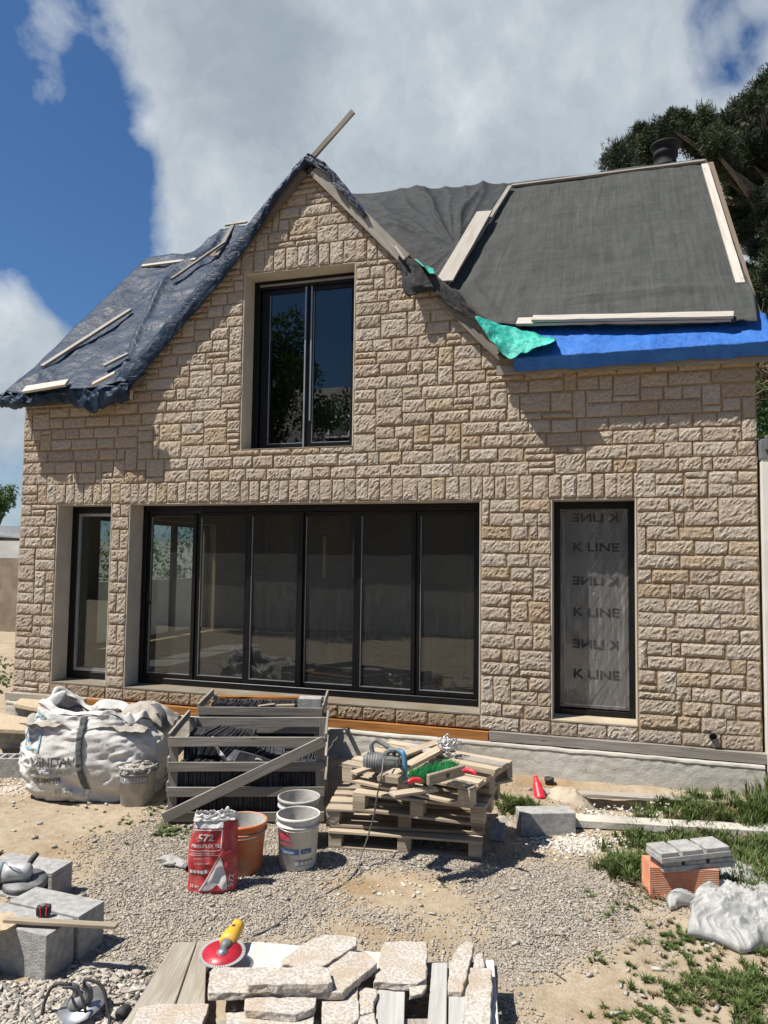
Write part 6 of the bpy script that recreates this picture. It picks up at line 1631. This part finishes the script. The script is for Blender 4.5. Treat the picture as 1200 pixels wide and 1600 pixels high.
def foreground_left():
    # cut-off saw lying among the chips: metal disc, loops of black hose
    def disc(u, v, label):
        p = G(u, v)+Vector((0, 0, .05)); M = Matrix.Translation(p) @ Matrix.Rotation(R(14), 4, 'X') @ Matrix.Rotation(R(-9), 4, 'Y')
        root = empty('cutting_tool', M=M, label=label, cat='power tool')
        mb = MB(); mb.lathe([(.0, 0), (.115, 0), (.115, .004), (.0, .006)], 44); mb.build('disc', M_STEEL, root, True, local=True)
        mb = MB(); mb.lathe([(.03, .006), (.055, .008), (.058, .02), (.045, .035), (.03, .05), (.0, .052)], 30, Matrix.Translation((-.02, .01, 0))); mb.build('head', M_TOOLG, root, True, local=True)
        for x in (-.03, .045):
            mb = MB(); mb.tube(curve([(x, .0, .03), (x+.01, .01, .08), (x-.015, .0, .11)], 4), [.018, .02, .02, .018, .018, .016, .016, .014, .012], 10); mb.build('handle', M_TOOLG, root, True, local=True)
        mb = MB(); mb.tube(curve([(-.03, 0, .11), (-.10, -.03, .13), (-.16, -.05, .06), (-.17, -.10, .0), (-.24, -.16, -.03)], 5), .008, 7); mb.build('cable', M_RUB, root, True, local=True)
        mb = MB(); mb.tube(curve([(.045, 0, .11), (.10, -.03, .17), (.17, -.02, .13), (.20, -.05, .04), (.22, -.09, -.01), (.17, -.16, -.03)], 5), .008, 7); mb.build('cable', M_RUB, root, True, local=True)
        mb = MB(); mb.tube(curve([(-.06, .0, .10), (-.02, -.05, .14), (.05, -.04, .12), (.09, -.07, .03)], 5), .007, 7); mb.build('cable', M_RUB, root, True, local=True)
    disc(128, 1588, 'grey metal cutting tool with looped black cables among the stone chips')
    mb = MB(); mb.tube(gcurve([(-30, 1530), (5, 1548), (30, 1565), (47, 1585), (60, 1625)], .02), .008, 8); tag(mb.build('hose', M_CABLE, None, True), 'thick grey cable crossing the bottom left corner', 'cable')
    mb = MB(); mb.tube(gcurve([(205, 1572), (215, 1560), (225, 1545), (243, 1530), (256, 1516)], .012), [.012]*33, 8); tag(mb.build('hose', M_CABLE, None, True), 'short grey hose lying along the left weathered board', 'hose')
    mb = MB(); mb.tube(gcurve([(205, 1578), (214, 1566), (226, 1552), (246, 1536)], .008), .007, 8); tag(mb.build('cable_piece', M_RUB, None, True), 'thin black cable beside the short grey hose', 'cable')
    M = place(192, 1592, 0); mb = MB(); mb.lathe([(.0, -.05), (.026, -.05), (.028, -.045)]+[(.026+.003*(k % 2), -.04+.01*k) for k in range(8)]+[(.02, .045), (.0, .045)], 20, M @ Matrix.Translation((0, 0, .03)) @ Matrix.Rotation(R(70), 4, 'X')); tag(mb.build('rubber_cap', M_RUB, None, True), 'ribbed black rubber cap lying beside the cutting tool', 'cap')
    mb = MB(); a = G(128, 1518)+Vector((0, 0, .02)); b = G(205, 1510)+Vector((0, 0, .012)); mb.beam(a, b, .05, .012, seg=5, jit=.004); tag(mb.build('wood_splinter', M_WOODL, None), 'flat pale splinter on the ground right of the grey blocks', 'wood splinter')
    mb = MB(); a = G(190, 1556)+Vector((0, 0, .02)); b = G(226, 1549)+Vector((0, 0, .015)); mb.beam(a, b, .045, .014, seg=5, jit=.004); tag(mb.build('wood_splinter', M_WOODL, None), 'short pale splinter beside the grey hose', 'wood splinter')
foreground_left()

# ================================================================== RIGHT GROUP
Mg = place(818, 1307, 4); hollow(Mg @ Matrix.Translation((-.02, 0, -.005)), .45, .18, .185, 'grey concrete block lying at the end of the long pale beam')
mb = MB(); a = G(893, 1288)+Vector((0, 0, .035)); b = G(1240, 1312)+Vector((0, 0, .05)); mb.beam(a, b, .16, .06, seg=14, jit=.003); tag(mb.build('concrete_beam', M_CONC, None, bevel=.004), 'long pale concrete beam lying in the grass at right', 'beam')
def mound(name, u, v, rx, ry, h, mat, label, cat, seed, freq=6, kind=None, rot=0):
    p = G(u, v); ca, sa = math.cos(R(rot)), math.sin(R(rot))
    def fn(s, t):
        a = s*2*math.pi; q = t; x, y = rx*q*math.cos(a), ry*q*math.sin(a)
        n = noise.noise(Vector((math.cos(a)*1.5, math.sin(a)*1.5, seed)))
        x *= 1+.25*n; y *= 1+.25*n; X, Y = x*ca-y*sa, x*sa+y*ca
        z = h*(math.cos(q*math.pi/2)**.7 if q < 1 else 0)*(1+.3*fbm(X*freq, Y*freq, seed, 3))-.02*q
        return Vector((p.x+X, p.y+Y, gz(p.x+X, p.y+Y)+z))
    mb = MB(); mb.grid(56, 26, fn); return tag(mb.build(name, mat, None, True), label, cat, kind=kind)
M_SANDST = basic('sandy_stone', (0.34, 0.28, 0.20), (0.48, 0.42, 0.33), 0.95, 8, 0.8, 40, 0.012, dirt=(0.25, 0.19, 0.12), dscale=4)
mound('rock', 892, 1250, .24, .13, .13, M_SANDST, 'lump of sandy stone behind the long pale beam', 'rock', 3, 9)
mound('gravel_heap', 1082, 1398, .14, .09, .10, M_BLOCK, 'small grey gravel heap before the orange hollow brick', 'gravel', 8, 20, 'stuff')
mb = MB(); a = F(835, 1235, -.42); b = F(1020, 1250, -.42); a = G(838, 1236); b = G(1240, 1262)
mb.beam(a+Vector((0, 0, -.0)), b+Vector((0, 0, .02)), .12, .025, seg=12, jit=.004); tag(mb.build('plank', M_WOODG, None), 'long grey plank along the sand at the foot of the plinth', 'board')
mb = MB(); a = G(900, 1275); b = G(1180, 1306); 
def tile(M, label):
    mb = MB(); mb.bx(0, .12, 0, .02, 0, .14); mb2 = MB(); mb2.v = [M @ v for v in mb.v]; mb2.f = mb.f; mb2.uv = mb.uv; mb2.tone = mb.tone
    return tag(mb2.build('tile_fragment', M_BLOCK, None, bevel=.003), label, 'tile')
tile(place(765, 1313, -12) @ Matrix.Rotation(R(-28), 4, 'X'), 'flat grey tile fragment leaning beside the pallet stack')
mb = MB(); M = place(768, 1292, 5); mb.grid(20, 16, lambda s, t: M @ Vector((.22*s, .16*t, .06*math.sin(s*3.1)*math.sin(t*3.1)+.02*noise.noise(Vector((s*4, t*4, 1)))))); tag(mb.build('plastic_scrap', M_LINER, None, True, solid=.003), 'dusty plastic scrap beside the grey block and the pallets', 'plastic sheet')
def red_can():
    p = G(842, 1244)+Vector((0, 0, .05)); root = empty('red_canister', p, 0, 'red ribbed can lying in the sand before the plinth', 'canister')
    q = Vector((-.25, .55, .75)).normalized().to_track_quat('Z', 'Y').to_matrix().to_4x4(); M = Matrix.Translation(p-Vector((0, 0, .02))) @ q
    mb = MB(); mb.lathe([(.0, -.07), (.05, -.07), (.054, -.05)]+[(.052-.002*(k % 2)-.0012*k, -.04+.014*k) for k in range(9)]+[(.03, .10), (.022, .12), (.022, .15), (.0, .152)], 24, M); mb.build('body', M_REDP, root, True)
    mb = MB(); p2 = G(858, 1232); mb.lathe([(.0, 0), (.035, 0), (.038, .07), (.045, .075), (.045, .1), (.03, .1), (.03, .04), (.0, .04)], 20, Matrix.Translation(p2)); tag(mb.build('black_pipe_end', M_RUB, None, True), 'short black pipe end standing in the sand beside the red can', 'pipe')
red_can()
def terracotta():
    M = place(1017, 1406, -4); W, Dp, H = .43, .20, .205
    root = empty('hollow_brick', M=M, label='orange ribbed hollow brick under two grey pavers', cat='brick')
    def fn(s, t):
        x = W*s; z = H*t; return Vector((x, -.0035*abs(math.sin(z*math.pi/.0115)), z))
    mb = MB(); mb.grid(8, 110, fn)
    mb.grid(8, 110, lambda s, t: Vector((-.0035*abs(math.sin(H*t*math.pi/.0115)), Dp*(1-s), H*t))); mb.grid(8, 110, lambda s, t: Vector((W+.0035*abs(math.sin(H*t*math.pi/.0115)), Dp*s, H*t)))
    mb.grid(8, 8, lambda s, t: Vector((W*s, Dp*t, H))); mb.grid(8, 8, lambda s, t: Vector((W*(1-s), Dp, H*t)))
    mb.build('brick_body', M_TERRA, root, local=True)
terracotta()
def paver(M, label):
    W, Dp, H = .50, .19, .062; root = empty('grooved_paver', M=M, label=label, cat='paver')
    mb = MB(); mb.bx(0, W, 0, Dp, 0, H*.55); x = 0
    for w in (.13, .15, .17): mb.bx(x+.002, x+w, .004, Dp-.004, H*.55, H); x += w+.022
    mb.bx(.004, W-.004, Dp*.42, Dp*.58, H*.55, H*.8)
    mb.build('slab', M_BLOCK, root, local=True, bevel=.003)
paver(Matrix.Translation(Z(1037, 1364, .205)) @ Matrix.Rotation(CAMROT+R(8), 4, 'Z') @ Matrix.Rotation(R(-2), 4, 'Y'), 'lower grey paver resting on the orange brick')
paver(Matrix.Translation(Z(1034, 1350, .275)) @ Matrix.Rotation(CAMROT+R(11), 4, 'Z') @ Matrix.Rotation(R(-2), 4, 'Y'), 'upper grooved grey paver on top of the other')
def plastic():
    mt, t, p, out = newmat('milky_plastic'); pos = geopos(t)
    col = t.mix(t.ramp(t.noise(pos, 6, 5, .6), [(.35, 0.0), (.7, 1.0)]), (0.42, 0.425, 0.41, 1), (0.56, 0.56, 0.54, 1)); t.l.new(col, p.inputs['Base Color'])
    p.inputs['Roughness'].default_value = .38; p.inputs['Specular IOR Level'].default_value = .5
    t.l.new(t.bump(t.noise(pos, 14, 6, .65, 1.0), .5, .02), p.inputs['Normal'])
    tl = t.node('ShaderNodeBsdfTranslucent'); tl.inputs[0].default_value = (.7, .7, .68, 1); s = t.node('ShaderNodeMixShader'); s.inputs[0].default_value = .35
    tr = t.node('ShaderNodeBsdfTransparent'); s2 = t.node('ShaderNodeMixShader'); s2.inputs[0].default_value = .12
    t.l.new(p.outputs[0], s.inputs[1]); t.l.new(tl.outputs[0], s.inputs[2]); t.l.new(s.outputs[0], s2.inputs[1]); t.l.new(tr.outputs[0], s2.inputs[2]); t.l.new(s2.outputs[0], out.inputs[0])
    def crump(P, n, m_, A, fr, seed, label, h):
        top = [G(u, v) for u, v in P[0]]; bot = [G(u, v) for u, v in P[1]]
        def fn(s, t):
            p_ = lerp_poly(top, s).lerp(lerp_poly(bot, s), t); e = math.sin(math.pi*min(1, max(0, s)))**.5*math.sin(math.pi*t)**.5
            q = Vector((p_.x*fr, p_.y*fr, seed)); w_ = q+Vector((noise.noise(q*.8), noise.noise(q*.8+Vector((5, 0, 0))), 0))*.8
            rd = lambda f, k: max(0, 1-abs(noise.noise(Vector((w_.x*f+k, w_.y*f*.55, seed+k))))*3.2)**1.7
            z = h*e*(.55+.45*noise.noise(q*.7))+A*e**.5*(rd(1.0, 0)+.6*rd(2.1, 3)+.45*rd(4.3, 7)+.28*rd(8.5, 1)+.15*rd(15, 2))
            return Vector((p_.x+.07*noise.noise(q*1.7+Vector((9, 0, 0))), p_.y+.07*noise.noise(q*1.7+Vector((0, 9, 0))), gz(p_.x, p_.y)+.015+max(0, z)))
        mb = MB(); mb.grid(n, m_, fn); return tag(mb.build('plastic_sheet', mt, None, True, solid=.002), label, 'plastic sheet')
    crump(([(1084, 1428), (1105, 1405), (1150, 1395), (1215, 1400), (1260, 1400)], [(1082, 1464), (1120, 1478), (1150, 1494), (1215, 1484), (1260, 1480)]), 130, 110, .075, 2.2, 1.3, 'big crumpled milky plastic sheet at the right edge', .15)
    crump(([(1118, 1368), (1140, 1352), (1165, 1358), (1215, 1385)], [(1128, 1385), (1165, 1395), (1190, 1410), (1215, 1420)]), 80, 50, .04, 4, 4.1, 'strip of pale plastic trailing behind the big crumpled sheet', .08)
    crump(([(1040, 1408), (1060, 1402), (1088, 1408)], [(1052, 1428), (1070, 1428), (1088, 1420)]), 50, 40, .025, 5, 7.7, 'small pale plastic flap left of the big crumpled sheet', .07)
plastic()

# ================================================================== SCATTER: gravel, chips, grass
def scatter():
    r = random.Random(12); pts = []
    n = 0
    while len(pts) < 42000 and n < 600000:
        n += 1
        if r.random() < .6: x, y = r.uniform(-5.0, 1.0), r.uniform(-4.4, -1.6)
        else: x, y = r.uniform(-7.5, 2.4), r.uniform(-4.6, -.3)
        g = .16+EV(GB, x, y)-EV(SB, x, y)+.45*fbm(x*2.6, y*2.6, 9, 3)
        if r.random() < g*1.15+.02: pts.append((x, y, gz(x, y)+.012*fbm(x*3.1, y*3.1, 1.7)+.009*fbm(x*11, y*11, 5.2, 3)+.003))
    chips('gravel', 'small grey gravel spread over the sandy ground', pts, 5, .004, .0125, M_GRAVEL, .7, 'gravel')
    pts = [(x, y, gz(x, y)+.012*fbm(x*3.1, y*3.1, 1.7)+.008) for x, y in ((r.uniform(-7.5, 2.2), r.uniform(-4.5, -.4)) for _ in range(900))]
    pts = [p for p in pts if r.random() < .8]
    chips('stones', 'scattered larger stones on the sandy ground', pts, 6, .008, .032, M_RUBBLE, .55, 'stones')
    pts = []
    for _ in range(3400):
        u, v = r.gauss(85, 85), r.uniform(1515, 1625)
        if u > 235 or (u < 108 and v < 1538 and u > -5) or (108 <= u < 150 and v < 1512): continue
        p = G(u, v); pts.append((p.x, p.y, p.z+r.uniform(0, .022)))
    chips('stone_chips', 'pale stone chips piled in the lower left corner', pts, 8, .008, .028, M_CHIP, .35, 'stone chips')
    pts = []
    for (u, v, su, sv, k) in ((905, 1318, 42, 9, 700), (960, 1272, 40, 6, 260), (1030, 1262, 25, 5, 60), (15, 1230, 30, 8, 150), (640, 1392, 40, 6, 40)):
        for _ in range(k):
            p = G(r.gauss(u, su), r.gauss(v, sv)); pts.append((p.x, p.y, p.z+.006))
    chips('white_rubble', 'white crushed rubble beside the grey block and beam', pts, 9, .004, .020, M_WCHIP, .6, 'rubble')
    # sand bank at the foot of the plinth
M_GRAVEL = bpy.data.materials.new('gravel'); 
def gm():
    for nm, a, b in (('gravel_stone', (.23, .205, .17), (.42, .38, .32)), ('pale_chip', (.28, .25, .21), (.46, .425, .37)), ('white_chip', (.42, .39, .33), (.62, .59, .53))):
        mt, t, p, out = newmat(nm); t.l.new(t.ramp(attr(t, 'tone'), [(0, a), (1, b)]), p.inputs['Base Color']); p.inputs['Roughness'].default_value = .95; p.inputs['Specular IOR Level'].default_value = .2
        t.l.new(t.bump(t.noise(geopos(t), 120, 3, .6), .4, .003), p.inputs['Normal'])
    return MATS['gravel_stone'], MATS['pale_chip'], MATS['white_chip']
M_GRAVEL, M_CHIP, M_WCHIP = gm()
scatter()
def blades(name, label, spots, mat, seed, cat='grass'):
    """spots: (u, v, spread_u, spread_v, count, height, lean)"""
    g = np.random.default_rng(seed); V = []; T = []
    for (u, v, su, sv, n, h, ln) in spots:
        # tufts
        k = max(1, int(n*1.7)//26)
        cs = [G(u+g.normal()*su, max(900, v+g.normal()*sv)) for _ in range(k)]
        for c in cs:
            m_ = 26; hh = h*.72*(.4+.9*g.random())
            a = g.uniform(0, 2*np.pi, m_); rr = g.random(m_)*hh*.28; bx = c.x+rr*np.cos(a); by = c.y+rr*np.sin(a); bz = np.full(m_, c.z-.005)
            L = hh*g.uniform(.5, 1.1, m_); out = ln*g.uniform(.2, 1.2, m_)*L; a2 = a+g.normal(0, .6, m_)
            tx, ty, tz = bx+out*np.cos(a2), by+out*np.sin(a2), bz+L*np.sqrt(np.clip(1-(ln*.8)**2, .15, 1))
            mx, my, mz = bx+.35*out*np.cos(a2), by+.35*out*np.sin(a2), bz+.62*(tz-bz)+.08*L
            w = g.uniform(.0022, .0045, m_)*(1+h*2); px, py = -np.sin(a2)*w, np.cos(a2)*w
            q = np.stack([np.stack([bx-px, by-py, bz], -1), np.stack([bx+px, by+py, bz], -1), np.stack([mx+px*.8, my+py*.8, mz], -1), np.stack([mx-px*.8, my-py*.8, mz], -1),
                          np.stack([mx-px*.8, my-py*.8, mz], -1), np.stack([mx+px*.8, my+py*.8, mz], -1), np.stack([tx+px*.1, ty+py*.1, tz], -1), np.stack([tx-px*.1, ty-py*.1, tz], -1)], 1)
            V.append(q.reshape(-1, 3)); T.append(np.repeat(g.random(m_)*.8+g.random()*.3, 2))
    V = np.concatenate(V); T = np.clip(np.concatenate(T), 0, 1); N = len(V)//4; o0 = V.mean(0); o0[2] = 0; V = V-o0
    me = bpy.data.meshes.new(name); me.vertices.add(N*4); me.vertices.foreach_set('co', V.astype(np.float32).ravel())
    me.loops.add(N*4); me.loops.foreach_set('vertex_index', np.arange(N*4, dtype=np.int32)); me.polygons.add(N)
    me.polygons.foreach_set('loop_start', np.arange(0, N*4, 4, dtype=np.int32)); me.polygons.foreach_set('loop_total', np.full(N, 4, np.int32)); me.update(calc_edges=True)
    at = me.attributes.new('tone', 'FLOAT', 'FACE'); at.data.foreach_set('value', T.astype(np.float32)); me.materials.append(mat)
    o = bpy.data.objects.new(name, me); C.objects.link(o); o.location = o0; return tag(o, label, cat, kind='stuff')
blades('grass', 'green grass growing along the right side and in tufts over the ground', [
    (1130, 1330, 60, 18, 5200, .15, .6), (1180, 1390, 25, 25, 2200, .17, .6), (1090, 1268, 45, 12, 3600, .14, .6), (1185, 1285, 18, 10, 900, .20, .4), (1020, 1315, 25, 9, 900, .10, .7),
    (972, 1360, 16, 9, 1100, .16, .8), (1010, 1345, 18, 10, 700, .10, .7), (808, 1262, 18, 6, 900, .13, .7), (1060, 1470, 38, 14, 1400, .045, .9), (1110, 1540, 45, 16, 2200, .07, .8), (1180, 1560, 22, 30, 1000, .09, .8), (1010, 1590, 40, 10, 900, .045, .9),
    (1000, 1415, 30, 12, 500, .05, .9), (1040, 1520, 30, 18, 500, .04, .9), (920, 1430, 20, 6, 160, .03, .9), (935, 1495, 12, 6, 140, .03, .9),
    (262, 1298, 17, 7, 1400, .045, .9), (200, 1285, 12, 5, 260, .035, .9), (205, 1320, 6, 3, 70, .035, .9), (125, 1263, 16, 4, 240, .035, .9), (240, 1262, 14, 6, 260, .05, .8), (150, 1298, 10, 4, 80, .03, .9),
    (572, 1378, 8, 4, 60, .03, .9), (690, 1382, 10, 4, 110, .03, .9), (272, 1483, 8, 4, 90, .03, .9), (930, 1395, 5, 3, 90, .035, .9), (760, 1432, 10, 4, 50, .025, .9),
    (8, 1062, 18, 10, 1400, .08, .8), (-10, 1035, 30, 6, 900, .08, .8), (1195, 1240, 8, 6, 300, .3, .4)], M_GRASS, 4)
blades('dry_grass', 'dry straw coloured grass among the green tufts at right', [(1120, 1340, 60, 25, 1300, .13, .7), (1010, 1390, 24, 10, 700, .09, .7), (1100, 1550, 60, 25, 1000, .06, .9), (990, 1450, 50, 25, 500, .04, .9), (812, 1265, 20, 6, 150, .11, .8), (1185, 1400, 20, 20, 400, .15, .6), (1090, 1270, 45, 12, 500, .13, .6)], M_DRY, 14, 'dry grass')
def twigs():
    r = random.Random(6)
    for (L, lb) in (([(835, 1468), (850, 1465), (870, 1462), (890, 1470)], 'thin dead twig curving over the gravel right of centre'), ([(838, 1508), (860, 1518), (884, 1534)], 'thin dead twig lying on the gravel below the curved one'),
                    ([(905, 1400), (925, 1390), (950, 1392)], 'short dead twig near the tufts left of the orange brick')):
        mb = MB(); mb.tube(gcurve(L, .008, 5), .003, 5); tag(mb.build('twig', M_BARK, None, True), lb, 'twig')
    mb = MB()
    for k in range(26):
        a = G(1200+r.uniform(-25, 5), 600) if False else G(1010+r.gauss(0, 20), 1395+r.gauss(0, 12)); e = a+Vector((r.gauss(0, .07), r.gauss(0, .07), r.uniform(.02, .12))); mb.tube([a, a.lerp(e, .5)+Vector((0, 0, .02)), e], .0022, 4)
    tag(mb.build('dead_stems', M_BARK, None), 'dead brown stems left of the orange brick', 'dead stems', kind='stuff')
twigs()
